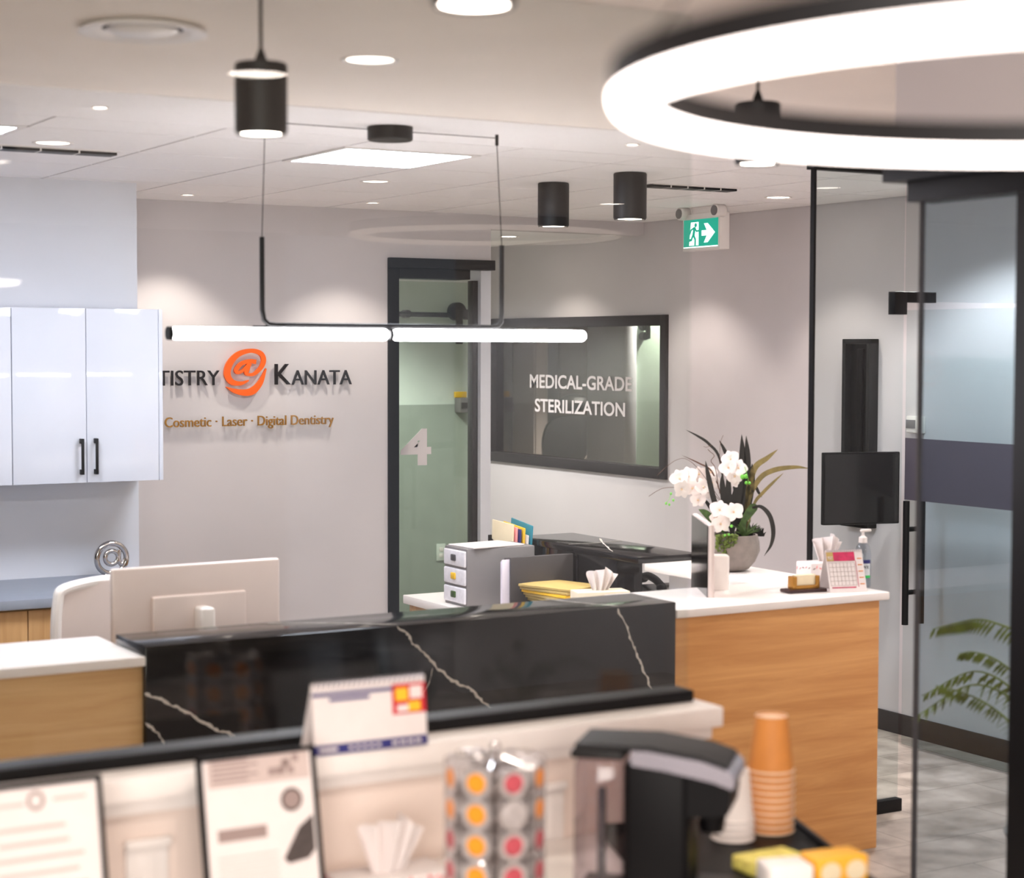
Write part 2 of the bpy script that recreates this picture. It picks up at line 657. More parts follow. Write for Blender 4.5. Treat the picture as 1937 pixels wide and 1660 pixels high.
# sterilization room behind the window
t = MB()
t.box(6.34, 9.4, 13.4, 13.5, 0, 2.6)
t.box(9.3, 9.4, 8.5, 13.4, 0, 2.6)
t.box(6.34, 9.4, 8.4, 8.5, 0, 2.6)
struct('wall_sterilization', t, STERD)
struct('ceiling_sterilization', MB().box(6.3, 9.5, 8.4, 13.5, 2.5, 2.58), STERD)

# ------------------------------------------------------------------ window with vinyl lettering
win = tag(MB().build('window_1', DARKFR), kind='structure')
fr = MB()
ft = 0.062
fr.box(XB - .02, XB + .1, wy0, wy0 + ft, wz0, wz1, .003)
fr.box(XB - .02, XB + .1, wy1 - ft, wy1, wz0, wz1, .003)
fr.box(XB - .02, XB + .1, wy0 + ft, wy1 - ft, wz0, wz0 + ft, .003)
fr.box(XB - .02, XB + .1, wy0 + ft, wy1 - ft, wz1 - ft, wz1, .003)
fr.build('window_frame', DARKFR, win)
MB().box(XB + .04, XB + .048, wy0 + ft, wy1 - ft, wz0 + ft, wz1 - ft).build('window_pane', GL_WIN, win)
t = MB()
put_text(t, 'MEDICAL-GRADE', (XB + .038, 10.33, 1.640), 1.19, 0.089, (0, -1, 0), (0, 0, 1), 0.0015, 0.018)
t.build('lettering', VINYL, win, 0)
t = MB()
put_text(t, 'STERILIZATION', (XB + .038, 10.265, 1.484), 1.053, 0.087, (0, -1, 0), (0, 0, 1), 0.0015, 0.018)
t.build('lettering', VINYL, win, 0)

# ------------------------------------------------------------------ numbered glass door (4)
d4 = tag(MB().build('door_4', BLACKM), kind='structure')
t = MB()
t.box(4.49, 4.556, YL - .012, YL + .15, 0, 2.385, .003)
t.box(4.556, 5.0, YL - .012, YL + .15, 2.281, 2.335, .003)
t.box(4.49, 5.151, YL - .03, YL + .06, 2.335, 2.39, .003)
t.build('door_frame', BLACKM, d4)
MB().box(5.09, 5.123, 9.03, 9.09, 0, 2.281, .002).build('door_jamb', DARKFR, d4)
MB().box(4.556, 5.09, 9.055, 9.065, 0.06, 2.27).build('door_pane', GL_GREEN, d4)
MB().box(4.556, 5.09, 9.03, 9.09, 0, .06, .003).build('bottom_rail', BLACKM, d4)
t = MB()
a, b = on(1, 9.05, 758, 881), on(1, 9.05, 816, 810)
put_text(t, '4', (a.x, 9.053, a.z), b.x - a.x, b.z - a.z, (1, 0, 0), (0, 0, 1), 0.0015, 0.03)
t.build('door_number', VINYL, d4, 0)

# things inside the operatory
rail = thing('barn_door_track', 'dark round sliding door track on the wall seen through the glass door marked 4', 'track', (4.9, YE - .06, 2.0))
p0, p1 = on(1, YE - .06, 700, 592.5), on(1, YE - .06, 905, 597)
rail.location = (p0.x, YE - .06, p0.z)
MB().cyl((0, 0, 0), (p1.x - p0.x, 0, p1.z - p0.z), .017, n=16).build('rail', BLACKM, rail)
so_ = on(1, YE - .06, 771, 594).x - p0.x
MB().cyl((so_, -.01, 0), (so_, .06, 0), .026, n=16).build('standoff', BLACKM, rail)
hx = on(1, YE - .1, 868, 590).x - p0.x
t = MB()
t.cyl((hx, -.035, .02), (hx, .015, .02), .062, n=24)
t.box(hx - .02, hx + .03, -.045, -.028, -.2, .03, .004)
t.cyl((hx + .085, -.03, .0), (hx + .085, .02, .0), .036, n=20)
t.build('hanger', BLACKM, rail)
p = on(1, YE - .02, 870, 752)
disp = thing('soap_dispenser', 'grey wall dispenser with a yellow sign above it behind the door marked 4', 'dispenser', (p.x, YE - .016, p.z))
MB().box(-.042, .042, -.08, 0, -.1, .0, .008).build('body', GREYP, disp)
MB().box(-.046, .046, -.02, 0, .002, .042, .003).build('sign', [YELLOW], disp)
MB().box(-.035, .035, -.09, -.08, -.07, -.03, .004).build('lever', DGREY, disp)
p = on(1, YE - .02, 834, 1044)
o = thing('power_outlet', 'white electrical outlet low on the wall behind the door marked 4', 'outlet', (p.x, YE - .016, p.z))
MB().box(-.035, .035, -.008, 0, -.058, .058, .003).build('cover_plate', MINT, o)
MB().box(-.015, .015, -.011, -.008, .008, .034, .003).box(-.015, .015, -.011, -.008, -.034, -.008, .003).build('socket', PLASTW, o)

# ------------------------------------------------------------------ sterilization room contents (behind window)
t = MB()
pa, pb = on(1, 11.0, 1181, 780), on(1, 11.0, 1204, 780)
struct('pillar_white', MB().box(pa.x, pb.x, 11.0, 11.5, 0, 2.5, .004), WALLW)
ga, gb = on(1, 11.05, 1204, 780), on(1, 11.05, 1262, 780)
gd = thing('sliding_glass_door', 'pale green sliding glass door at the right end of the sterilization window view', 'door', (ga.x, 11.05, 0))
MB().box(0.0, .75, 0, .012, .02, 2.2).build('door_panel', mat('green_glass_door', (186, 208, 190), 0.3, noise=0.01), gd)
h = on(1, 11.0, 1222, 625)
t = MB()
t.cyl((h.x - ga.x, -.05, h.z + .035), (h.x - ga.x, 0, h.z + .035), .035, n=20)
t.cyl((h.x - ga.x, -.05, h.z - .04), (h.x - ga.x, 0, h.z - .04), .03, n=20)
t.box(h.x - ga.x + .0, h.x - ga.x + .035, -.06, -.04, h.z - .06, h.z + .06, .004)
t.build('hanger', BLACKM, gd)
for nm, xa, xb, yy, mm, lb in (('tall_cabinet', 1010, 1036, 13.0, PINKPL, 'pale tall cupboard in the dim room behind the lettered window'),
                               ('dark_cupboard', 1056, 1180, 12.9, STERD, 'dark cupboard front in the dim room behind the lettered window')):
    pa, pb = on(1, yy, xa, 700), on(1, yy, xb, 700)
    c = thing(nm, lb, 'cupboard', (pa.x, yy, 0))
    wd = pb.x - pa.x
    MB().box(0, wd, 0, .35, 0, 2.3, .004).build('carcass', mm, c)
    MB().box(.01, wd - .01, -.02, 0, .1, 1.0, .003).build('door', mm, c)
    MB().box(.01, wd - .01, -.02, 0, 1.02, 2.28, .003).build('door', mm, c)
pc = on(1, 12.2, 1092, 860)
dc = thing('dental_chair', 'black dental chair with pale piping behind the lettered window', 'dental chair', (pc.x, 12.2, 0), R(-25))
bk = MB()
prof = [(-.26, .95), (-.27, 1.18), (-.2, 1.33), (0, 1.37), (.2, 1.31), (.29, 1.1), (.3, .95)]
pp = spline([Vector((x, 0, z)) for x, z in prof], 5)
bk.prism(pp, (0, .12, 0))
bk.build('backrest', CHAIRD, dc)
hd = MB()
hd.sphere((-.02, .05, 1.47), .13, (1, .5, .55), 20)
hd.build('headrest', CHAIRD, dc)
MB().box(-.3, .32, -.55, .1, .55, .68, .05, 4).build('seat', CHAIRD, dc)
MB().box(-.15, .15, -.3, .1, 0, .55, .03).build('pedestal', GREYP, dc)
pg = MB()
for k in range(4):
    pg.tube(spline([(.02 + k * .07, -.012, .96), (.1 + k * .06, -.014, 1.1), (.15 + k * .04, -.012, 1.25 - k * .04)], 6), .004, 6)
pg.build('piping', PINKPL, dc)
dl = MB()
dl.tube([(.16, .02, 1.2), (.18, 0, 1.42), (.28, 0, 1.6)], .012, 8)
dl.sphere((.12, -.02, 1.42), .05, (1, .5, 1))
dl.sphere((.33, -.02, 1.4), .055, (1, .5, 1))
dl.build('delivery_arm', GREYP, dc)

# ------------------------------------------------------------------ wall lettering
sg = thing('logo_sign', 'raised wall sign with black letters around an orange at symbol and gold tagline', 'sign', (3.7, YL, 1.5))
OX = Vector((3.7, YL, 1.5))


def wp(x, y):
    return on(1, YL - .02, x, y)


t = MB()
t.M = Matrix.Translation(-OX)
UX, UZ = (1, 0, 0), (0, 0, 1)


def line_text(mb, s, xa, xb, ytop, ybot, depth=.012, bold=0.0, y=YL - .012):
    a = on(1, y, xa, (ybot[0]))
    b = on(1, y, xb, (ybot[1]))
    c = on(1, y, xa, ytop[0])
    put_text(mb, s, (a.x, y, (a.z + b.z) / 2), b.x - a.x, c.z - a.z, UX, UZ, depth, bold)


line_text(t, 'K', 519, 549, (688, 688), (727, 727), bold=0.004)
line_text(t, 'ANATA', 551, 664, (699.5, 699), (727, 727), bold=0.0)
t.build('lettering', LETTER, sg, 0)
t = MB()
t.M = Matrix.Translation(-OX)
line_text(t, 'TISTRY', 298, 414, (700.5, 700), (729.5, 728.5), bold=0.0)
line_text(t, 'EN', 252, 293, (701, 701), (730, 730), bold=0.0)
line_text(t, 'D', 214, 246, (690, 690), (731, 731), bold=0.01)
t.build('lettering', LETTER, sg, 0)
t = MB()
t.M = Matrix.Translation(-OX)
t.bm.free()
full = 'Cosmetic · Laser · Digital Dentistry'
ga, gb_ = on(1, YL - .016, 311, 800), on(1, YL - .016, 630, 800)
zb0 = (on(1, YL - .016, 311, 808).z + on(1, YL - .016, 600, 802).z) / 2
me = text_mesh(full, .5)
mnx, mxx = min(v.co.x for v in me.vertices), max(v.co.x for v in me.vertices)
sc_ = (gb_.x - ga.x) / (mxx - mnx)
pos_ = 0
for wd_ in full.split(' '):
    i0 = full.index(wd_, pos_)
    pos_ = i0 + len(wd_)
    # where the word starts: width of everything before it
    if i0:
        m2 = text_mesh(full[:i0] + wd_, .5)
        x1_ = max(v.co.x for v in m2.vertices)
    m1 = text_mesh(wd_, .5)
    w1 = max(v.co.x for v in m1.vertices)
    xo = 0 if i0 == 0 else x1_ - w1
    t = MB(Matrix.Translation(-OX))
    t.mesh(m1, Matrix.Translation((ga.x + (xo - mnx) * sc_, YL - .022, zb0)) @ Matrix(((1, 0, 0, 0), (0, 0, -1, 0), (0, 1, 0, 0), (0, 0, 0, 1))) @ Matrix.Diagonal((sc_, sc_ * 1.12, .012, 1)))
    t.build('tagline_word', GOLD, sg, 0)


def stroke(mb, pts, widths, y0, th):
    """flat ribbon with varying width in the logo wall plane"""
    P = [Vector((on(1, YL - .035, *q).x, 0, on(1, YL - .035, *q).z)) for q in pts]
    n = 8
    S = spline(P, n)
    W = []
    for i in range(len(widths) - 1):
        for k in range(n):
            W.append(lerp(widths[i], widths[i + 1], k / n))
    W.append(widths[-1])
    L, Q = [], []
    for i, p in enumerate(S):
        d = (S[min(i + 1, len(S) - 1)] - S[max(i - 1, 0)]).normalized()
        nn = Vector((-d.z, 0, d.x))
        L.append(p + nn * W[i] / 2 + Vector((0, y0, 0)))
        Q.append(p - nn * W[i] / 2 + Vector((0, y0, 0)))
    mb.ribbon(L, Q, th, (0, -1, 0))


t = MB()
t.M = Matrix.Translation(-OX)


def c4(x, y):
    return (300 + x / 5.097, 640 + y / 5.097)


px = 0.0025
# outer swirl
stroke(t, [c4(875, 405), c4(800, 432), c4(715, 420), c4(668, 350), c4(690, 245), c4(770, 155), c4(890, 118), c4(985, 140), c4(1018, 200), c4(1000, 270), c4(930, 340), c4(870, 345), c4(848, 310)],
       [.006, .020, .030, .036, .034, .028, .021, .025, .027, .023, .017, .015, .016], YL - .016, .014)
# inner letter a
stroke(t, [c4(945, 225), c4(880, 218), c4(800, 245), c4(755, 300), c4(765, 328), c4(815, 310), c4(880, 240)],
       [.024, .021, .021, .023, .018, .015, .016], YL - .0172, .014)
stroke(t, [c4(885, 235), c4(862, 285), c4(850, 330), c4(870, 350)], [.021, .025, .023, .016], YL - .0184, .014)
# lower swoosh
stroke(t, [c4(657, 468), c4(740, 505), c4(840, 522), c4(920, 500), c4(990, 420), c4(1042, 290)],
       [.004, .024, .034, .038, .028, .006], YL - .016, .014)
t.build('at_symbol', ORANGE, sg, 0)

# ------------------------------------------------------------------ cabinets on the white wall
ub, ut, uy = on(1, 7.74, 305, 907.3).z, on(1, 7.74, 305, 585).z, 7.74
x3, x2 = XW, on(1, uy, 22, 700).x
xm = on(1, uy, 163, 700).x
wdt = x3 - x2
for i in range(3):
    xb = x3 - i * wdt
    lb = ['glossy white wall cabinet nearest the logo wall, two doors with dark bar handles',
          'glossy white wall cabinet cut by the left edge of the picture',
          'glossy white wall cabinet out beyond the left edge'][i]
    if i == 2:
        break
    cb = thing('upper_cabinet', lb, 'cabinet', (xb - wdt, uy, ub), 0, 'white wall cabinets')
    MB().box(.001, wdt - .001, .02, YW - uy - .003, 0, ut - ub, .002).build('carcass', GLOSSW, cb)
    hw = (wdt - .018) / 2 if i else xm - x2
    if i == 0:
        spans = [(0.002, xm - x2 - .0015), (xm - x2 + .0015, wdt - .02)]
    else:
        spans = [(0.002, wdt / 2 - .0015), (wdt / 2 + .0015, wdt - .002)]
    for k, (a, b) in enumerate(spans):
        dr = MB().box(a, b, 0, .019, .0, ut - ub, .0015).build('door', GLOSSW, cb)
        hx = b - .025 if k == 0 else a + .035
        h0, h1 = on(1, uy, 155, 897).z - ub, on(1, uy, 155, 829).z - ub
        t = MB()
        t.box(hx - .006, hx + .006, -.032, -.022, h0, h1, .002)
        t.box(hx - .007, hx + .007, -.03, 0, h0, h0 + .022, .002)
        t.box(hx - .007, hx + .007, -.03, 0, h1 - .022, h1, .002)
        t.build('handle', BLACKS, dr)
    if i == 0:
        MB().box(wdt - .018, wdt, 0, .022, 0, ut - ub, .0015).build('end_panel', GLOSSW, cb)
# base counter
cz = on(1, 7.40, 0, 1142).z + .012
bc_n = 0
xs = [XW, on(1, 7.42, 53, 1180).x, on(1, 7.42, 53, 1180).x - .62]
for i in range(2):
    xb, xa = (XW - .0, xs[1]) if i == 0 else (xs[1], xs[1] - .75)
    cb = thing('base_cabinet', ['pale oak base cabinet under the grey worktop, half hidden by the white chair', 'pale oak base cabinet under the grey worktop at the left edge'][i], 'cabinet', (xa, 7.42, 0), 0, 'oak base cabinets')
    wd = xb - xa
    MB().box(.001, wd - .001, .02, YW - 7.42 - .003, .1, cz - .041, .002).build('carcass', OAKU, cb)
    MB().box(.001, wd - .001, .06, .5, 0, .1).build('plinth', BLACKS, cb)
    MB().box(.002, wd / 2 - .002, 0, .019, .1, cz - .05, .002).build('door', OAKU, cb)
    MB().box(wd / 2 + .002, wd - .002, 0, .019, .1, cz - .05, .002).build('door', OAKU, cb)
tag(MB().box(0.3, XW, 7.39, YW, cz - .04, cz, .003).build('worktop', GREYC), 'grey worktop along the white wall under the wall cabinets', 'worktop')

# chrome @ ornament
p = on(1, 7.93, 211, 1060)
at_o = thing('at_ornament', 'chrome at-symbol ornament standing on the grey worktop', 'ornament', (p.x, 7.93, cz))
r = 0.068
t = MB()
pts = [Vector((r * math.cos(a), 0, r * math.sin(a) + .072 + .012)) for a in [R(-50 + 315 * k / 40) for k in range(41)]]
t.tube(pts, .0135, 12)
ip = [Vector((.03 * math.cos(a), 0, .03 * math.sin(a) + .088)) for a in [R(360 * k / 28) for k in range(28)]]
t.tube(ip, .011, 12, closed=True)
t.tube(spline([(.036, 0, .122), (.034, 0, .08), (.045, 0, .056), (.062, 0, .075), (.068, 0, .1)], 6), .0105, 12)
t.box(-.035, .035, -.02, .02, 0, .012, .004)
t.build('symbol', CHROME, at_o)

# ------------------------------------------------------------------ reception desk
zw, zb = .98, 1.008
xL, xR = 1.82, 3.763
D = Matrix.Translation((-xL, -YC, 0))


def desk_thing(name, label, cat='desk'):
    return thing(name, label, cat, (xL, YC, 0))


def M_(i=None):
    return MB(D)


dk = desk_thing('oak_counter', 'pale oak counter with white top at the left edge, beside the black marble counter', 'counter')
M_().box(-.6, xL, YC + .02, YC + .42, 0, zw - .03, .002).build('oak_panel', OAKV, dk)
M_().box(-.6, xL - .001, YC - .012, YC + .44, zw - .03, zw, .005).build('white_top', WHITEQ, dk)
dk = desk_thing('oak_counter', 'honey oak counter with white top carrying the orchid bowl and hand sanitizer', 'counter')
M_().box(xR + .001, 4.715, YC, YC + .42, 0, zw - .03, .002).build('oak_panel', OAKH, dk)
t = M_()
t.box(xR + .001, 4.757, YC - .012, YC + .46, zw - .03, zw, .005)
t.box(4.46, 4.80, YC + .46, 6.415, zw - .03, zw, .005)
t.build('white_top', WHITEQ, dk)
M_().box(4.58, 4.72, YC + .42, 6.40, 0, zw - .031, .002).build('side_panel', WALLW, dk)
mk = desk_thing('marble_counter', 'long black marble counter front with white veins between the two oak counters', 'counter')
rk = desk_thing('marble_ledge', 'black marble ledge with crossing white veins along the window wall side of the desk', 'counter')
ik = desk_thing('work_desk', 'low white inner desk behind the black marble counter', 'desk')


def jag(a, b, n, w, amp):
    """crooked vein between two points in a plane"""
    a, b = Vector(a), Vector(b)
    d = (b - a).normalized()
    return a, b, d


def vein(mb, pts, nrm, w=.006, amp=.006, n=14):
    nrm = Vector(nrm)
    L, Q = [], []
    P = []
    for i in range(len(pts) - 1):
        for k in range(n):
            P.append(Vector(pts[i]).lerp(Vector(pts[i + 1]), k / n))
    P.append(Vector(pts[-1]))
    off = 0
    for i, p in enumerate(P):
        d = (P[min(i + 1, len(P) - 1)] - P[max(i - 1, 0)]).normalized()
        s = d.cross(nrm)
        off = off * .75 + random.uniform(-amp, amp) * .5
        ww = w * random.uniform(.35, 1.5)
        if i in (0, len(P) - 1):
            off *= .3
            ww = w * .3
        L.append(p + s * (off + ww / 2) + nrm * .0001)
        Q.append(p + s * (off - ww / 2) + nrm * .0001)
    mb.ribbon(L, Q, .0006, nrm)


t = M_()
t.box(xL, xR, YC - .005, YC + .27, 0, zb, .003)
t.m(1)
yv = YC - .005


def fv(x, y):
    return on(1, yv, x, y)


def tv(x, y):
    return on(2, zb, x, y)


vein(t, [fv(751, 1184), fv(790, 1225), fv(838, 1272), fv(886, 1305), fv(940, 1350)], (0, -1, 0), .008, .008)
vein(t, [fv(1169, 1150), fv(1190, 1205), fv(1215, 1262), fv(1237, 1312), fv(1252, 1360)], (0, -1, 0), .007, .006)
vein(t, [fv(274, 1310), fv(330, 1338), fv(400, 1372), fv(472, 1408), fv(540, 1440)], (0, -1, 0), .008, .008)
vein(t, [fv(274, 1367), fv(300, 1392), fv(324, 1425), fv(340, 1460)], (0, -1, 0), .007, .006)
vein(t, [fv(800, 1320), fv(812, 1290), fv(818, 1262)], (0, -1, 0), .002, .003, 6)
vein(t, [tv(1169, 1146), tv(1072, 1137), tv(1030, 1132)], (0, 0, 1), .006, .004)
vein(t, [tv(751, 1181), tv(640, 1178), tv(505, 1178)], (0, 0, 1), .006, .004)
t.build('marble_front', [BLACKQ, VEIN], mk)
t = M_()
t.box(4.43, 4.757, 6.42, 7.45, zb - .028, zb, .003)
t.m(1)
vein(t, [tv(1134, 1018), tv(1146, 1030), tv(1159, 1043)], (0, 0, 1), .008, .006, 8)
vein(t, [tv(1075, 1029), tv(1130, 1026), tv(1178, 1021)], (0, 0, 1), .004, .002, 8)
t.build('marble_top', [BLACKQ, VEIN], rk)
M_().box(4.445, 4.58, 6.6, 7.42, 0, zb - .03, .002).build('marble_back', BLACKQ, rk)
t = M_()
t.box(xL, 4.44, YC + .27, 6.10, .70, .74, .003)
t.box(3.92, 4.44, 6.10, 7.62, .70, .74, .003)
t.build('work_surface', WHITEQ, ik)
M_().box(3.94, 3.965, 6.6, 7.555, 0, .70).build('end_panel', OAKU, ik)
M_().box(3.94, 4.44, 7.56, 7.59, 0, .70).build('end_panel', OAKU, ik)


# ------------------------------------------------------------------ all-in-one computers
def computer(name, label, loc, rz, wd, ht, leg, tilt=0.0):
    c = thing(name, label, 'computer', loc, rz)
    # local: x right, back faces -y ; base on desk z=0
    z0 = .07
    body = MB(Matrix.Translation((0, 0, z0)) @ Matrix.Rotation(tilt, 4, 'X'))
    body.box(-wd / 2, wd / 2, -.012, .012, 0, ht, .008, 3)
    t = body
    t.box(-wd * .28, wd * .28, -.028, -.008, .05, ht * .72, .008, 3)
    body.build('housing', PINKPL, c)
    MB(Matrix.Translation((0, 0, z0)) @ Matrix.Rotation(tilt, 4, 'X')).box(-wd / 2 + .004, wd / 2 - .004, .012, .0145, .006, ht - .006).build('screen', SCREEN, c)
    st = MB()
    st.box(-.025, .025, -.1, -.026, .0, leg, .012, 4)
    st.build('stand', PLASTW, c)
    MB().box(-.13, .13, -.11, .1, 0, .012, .005, 3).build('foot', PLASTW, c)
    return c


a, b = on(1, 5.85, 205, 1076), on(1, 5.85, 531, 1049)
mid = (a + b) / 2
zt = 1.17
computer('desktop_computer', 'white all-in-one computer seen from behind over the black marble ledge', (mid.x, 5.85, .74), R(3), (b.x - a.x) * .995, .36, .29)
n = at(6.75, 1346, 992)
fr_ = at(7.22, 1315, 970)
dv = Vector((fr_.x - n.x, fr_.y - n.y, 0))
cc = (n + fr_) / 2
rz = math.atan2(-dv.y, -dv.x) + math.pi
# screen (local +y) must face the inner side of the desk
rz = math.atan2(dv.y, dv.x)
computer('desktop_computer', 'white all-in-one computer seen edge-on in front of the orchid bowl', (cc.x, cc.y, .74), rz, dv.length, (n.z + fr_.z) / 2 - .74 - .07, .375)

# ------------------------------------------------------------------ office chair
ch = thing('office_chair', 'white office chair with pale mesh back behind the computer', 'chair', (2.2, 6.62, 0), R(8))
t = MB()
zt = 1.012
fp = [(-.235, zt - .42), (-.245, zt - .2), (-.235, zt - .05), (-.2, zt), (0, zt + .015), (.2, zt), (.235, zt - .05), (.245, zt - .2), (.235, zt - .42), (.15, zt - .48), (-.15, zt - .48)]
fpath = spline([Vector((x, .0 + .04 * (1 - abs(x) / .25), z)) for x, z in fp] + [Vector((fp[0][0], 0, fp[0][1]))], 5)
t.tube(fpath, .02, 10, closed=False)
t.build('back_frame', PLASTW, ch)
pp = [Vector((x * .96, .04 * (1 - abs(x) / .25), z)) for x, z in fp]
t = MB()
t.prism(spline([Vector((p.x, .015, p.z)) for p in pp] + [Vector((pp[0].x, .015, pp[0].z))], 4)[:-1], (0, .012, 0))
t.build('back_mesh', PINKPL, ch)
MB().box(-.24, .24, -.2, .26, .44, .51, .03, 4).build('seat', PLASTW, ch)
MB().box(-.03, .03, -.06, .03, .4, .62, .01).box(-.03, .03, -.25, -.02, .4, .44, .01).build('back_bracket', PLASTW, ch)
MB().cyl((0, 0, .1), (0, 0, .44), .025).build('gas_lift', CHROME, ch)
for k in range(5):
    a = R(72 * k + 20)
    MB().tube([(0, 0, .11), (.28 * math.cos(a), .28 * math.sin(a), .075)], [.025, .016], 10).cyl((.28 * math.cos(a), .28 * math.sin(a) - .012, .03), (.28 * math.cos(a), .28 * math.sin(a) + .012, .03), .03).build('leg', PLASTW, ch)

# ------------------------------------------------------------------ items on the inner desk
DZ = .74
p = on(2, DZ, 875, 1146)
du = thing('drawer_unit', 'three-drawer grey desktop unit with clear drawers beside the black folder', 'drawer unit', (3.97, 7.10, DZ))
MB().box(.004, .36, 0, .21, 0, .262, .006).build('casing', GREYP, du)
for k in range(3):
    d = MB().box(-.006, .02, .008, .202, .012 + k * .083, .084 + k * .083, .006, 3).build('drawer', GL_DRAW, du)
    MB().box(-.014, -.004, .085, .125, .035 + k * .083, .065 + k * .083, .005).build('handle', [DGREY, YELLOW, LEAFG][::-1][k], d)
tag(MB(Matrix.Translation((4.13, 7.2, DZ + .263)) @ Matrix.Rotation(R(6), 4, 'Z')).box(-.14, .14, -.1, .1, 0, .006, .001).build('paper_stack', PAPER), 'white papers lying on top of the drawer unit', 'paper')
fo = thing('expanding_folder', 'dark grey expanding file with white papers standing before the drawer unit', 'folder', (4.07, 6.93, DZ))
MB().box(.03, .36, 0, .012, 0, .235, .004).box(.03, .36, .05, .06, 0, .23, .004).build('cover', DGREY, fo)
t = MB()
for k in range(4):
    t.box(-.005 + k * .003, .34, .014 + k * .009, .018 + k * .009, 0, .225 - .004 * k, .001)
t.build('papers', mat('lilac_paper', (222, 214, 226), .7, noise=.01), fo)
# paper clip
p = on(2, zb, 980, 1138)
# upright folders in a sorter
so = thing('file_sorter', 'black magazine file holding folders behind the drawer unit', 'file holder', (4.335, 7.54, DZ), R(-90))
t = MB()
t.box(0, .22, 0, .10, 0, .008)
t.prism([(0, 0, 0), (.22, 0, 0), (.22, 0, .16), (0, 0, .27)], (0, .005, 0))
t.prism([(0, .1, 0), (.22, .1, 0), (.22, .1, .16), (0, .1, .27)], (0, .005, 0))
t.box(0, .005, 0, .1, 0, .27)
t.build('holder', BLACKP, so)
cols = [(CREAM, .335, 'cream'), (PINK, .325, 'pink'), (NAVY, .32, 'navy'), (YELLOW, .33, 'yellow'), (PAPER, .3, 'white'), (TEAL, .35, 'teal')]
for k, (mm, hh, nm) in enumerate(cols):
    tag(MB(Matrix.Translation((4.343 + .0145 * k, 7.535, DZ + .012)) @ Matrix.Rotation(R(-90), 4, 'Z') @ Matrix.Rotation(R(3 + .8 * k), 4, 'Y')).box(0.004 + .006 * k, .2 + .006 * k, 0, .006, 0, hh, .001).build('file_folder', mm), nm + ' folder upright in the black magazine file', 'folder', 'folders in the magazine file')
# manila envelopes
ENV = ['at the bottom', 'second from the bottom', 'third from the bottom', 'fourth from the bottom', 'in the middle', 'fourth from the top', 'third from the top', 'second from the top', 'on top']
for k in range(9):
    a = R(-16 + 4 * k)
    tag(MB(Matrix.Translation((4.30 - .003 * k, 6.76 + .004 * k, DZ + .001 + .0135 * k)) @ Matrix.Rotation(a, 4, 'Z')).box(-.115, .115, -.15, .15, 0, .0115, .002).build('envelope', YELLOW if k == 6 else MANILA),
        ('yellow' if k == 6 else 'manila') + ' envelope ' + ENV[k] + ' of the pile beside the patterned tissue box', 'envelope', 'manila envelopes on the desk')


def tissue_box(name, label, loc, rz, sx, sy, sz, mats_, tissue_h):
    o = thing(name, label, 'tissue box', loc, rz)
    t = MB()
    t.box(-sx / 2, sx / 2, -sy / 2, sy / 2, 0, sz, .003)
    t.m(1)
    for k in range(int(sx / .018)):
        for q in (-1, 1):
            cx = -sx / 2 + .012 + k * .018 + random.uniform(-.004, .004)
            cz_ = sz * (.5 + q * .25) + random.uniform(-.008, .008)
            t.m(1 if random.random() < .5 else 2)
            a = random.uniform(0, 3.1)
            l, wv = .009, .0035
            ca, sa = math.cos(a), math.sin(a)
            t.prism([(cx + l * ca, -sy / 2 - .0006, cz_ + l * sa), (cx - wv * sa, -sy / 2 - .0006, cz_ + wv * ca), (cx - l * ca, -sy / 2 - .0006, cz_ - l * sa), (cx + wv * sa, -sy / 2 - .0006, cz_ - wv * ca)], (0, .0006, 0))
    for k in range(int(sy / .02)):
        for q in (-1, 1):
            cy = -sy / 2 + .012 + k * .02
            cz_ = sz * (.5 + q * .25) + random.uniform(-.006, .006)
            t.m(1 if random.random() < .5 else 2)
            a = random.uniform(0, 3.1)
            l, wv = .009, .0035
            ca, sa = math.cos(a), math.sin(a)
            t.prism([(-sx / 2 - .0006, cy + l * ca, cz_ + l * sa), (-sx / 2 - .0006, cy - wv * sa, cz_ + wv * ca), (-sx / 2 - .0006, cy - l * ca, cz_ - l * sa), (-sx / 2 - .0006, cy + wv * sa, cz_ - wv * ca)], (.0006, 0, 0))
    t.build('box', mats_, o)
    # crumpled tissue: pleated fan
    t = MB()
    n = 26
    L, Q = [], []
    for i in range(n):
        u = i / (n - 1)
        x = (u - .5)
        yy = .018 * math.sin(u * 22) + .01 * math.sin(u * 9)
        L.append(Vector((x * sx * .30, yy * .5, sz - .002)))
        Q.append(Vector((x * sx * .62 + .01, yy * 1.3, sz + tissue_h * (.45 + .48 * math.sin(math.pi * (.12 + .76 * u)) + .07 * math.sin(u * 13)))))
    t.ribbon(L, Q, .001, (0, -1, 0))
    t.build('tissue', PAPER, o)
    return o


TB = mat('tissue_box_print', (226, 214, 190), .6, noise=.03)
p = at(8.05, 1142, 1112)
tissue_box('tissue_box', 'cream tissue box with brown leaf pattern on the inner desk', (4.245, 6.43, DZ), R(-15), .23, .115, .138, [TB, BROWN, mat('ochre_print', (190, 120, 40), .6, noise=.05)], .1)

# telephone
p = on(2, DZ + .07, 1262, 1108)
ph = thing('telephone', 'dark desk telephone with its handset on the left near the edge-on computer', 'telephone', (p.x, p.y, DZ), R(-10))
MB(Matrix.Rotation(R(12), 4, 'X')).box(-.1, .1, -.1, .1, 0.02, .055, .01).build('base', DGREY, ph)
t = MB()
t.tube(spline([(-.075, -.1, .085), (-.075, -.04, .105), (-.075, .04, .115), (-.075, .1, .105)], 6), .018, 12)
t.sphere((-.075, -.1, .078), .026, (1, 1, .8))
t.sphere((-.075, .1, .098), .026, (1, 1, .8))
t.build('handset', BLACKP, ph)
MB(Matrix.Rotation(R(14), 4, 'X')).box(-.03, .085, .03, .085, .052, .058, .002).build('display', SCREEN, ph)

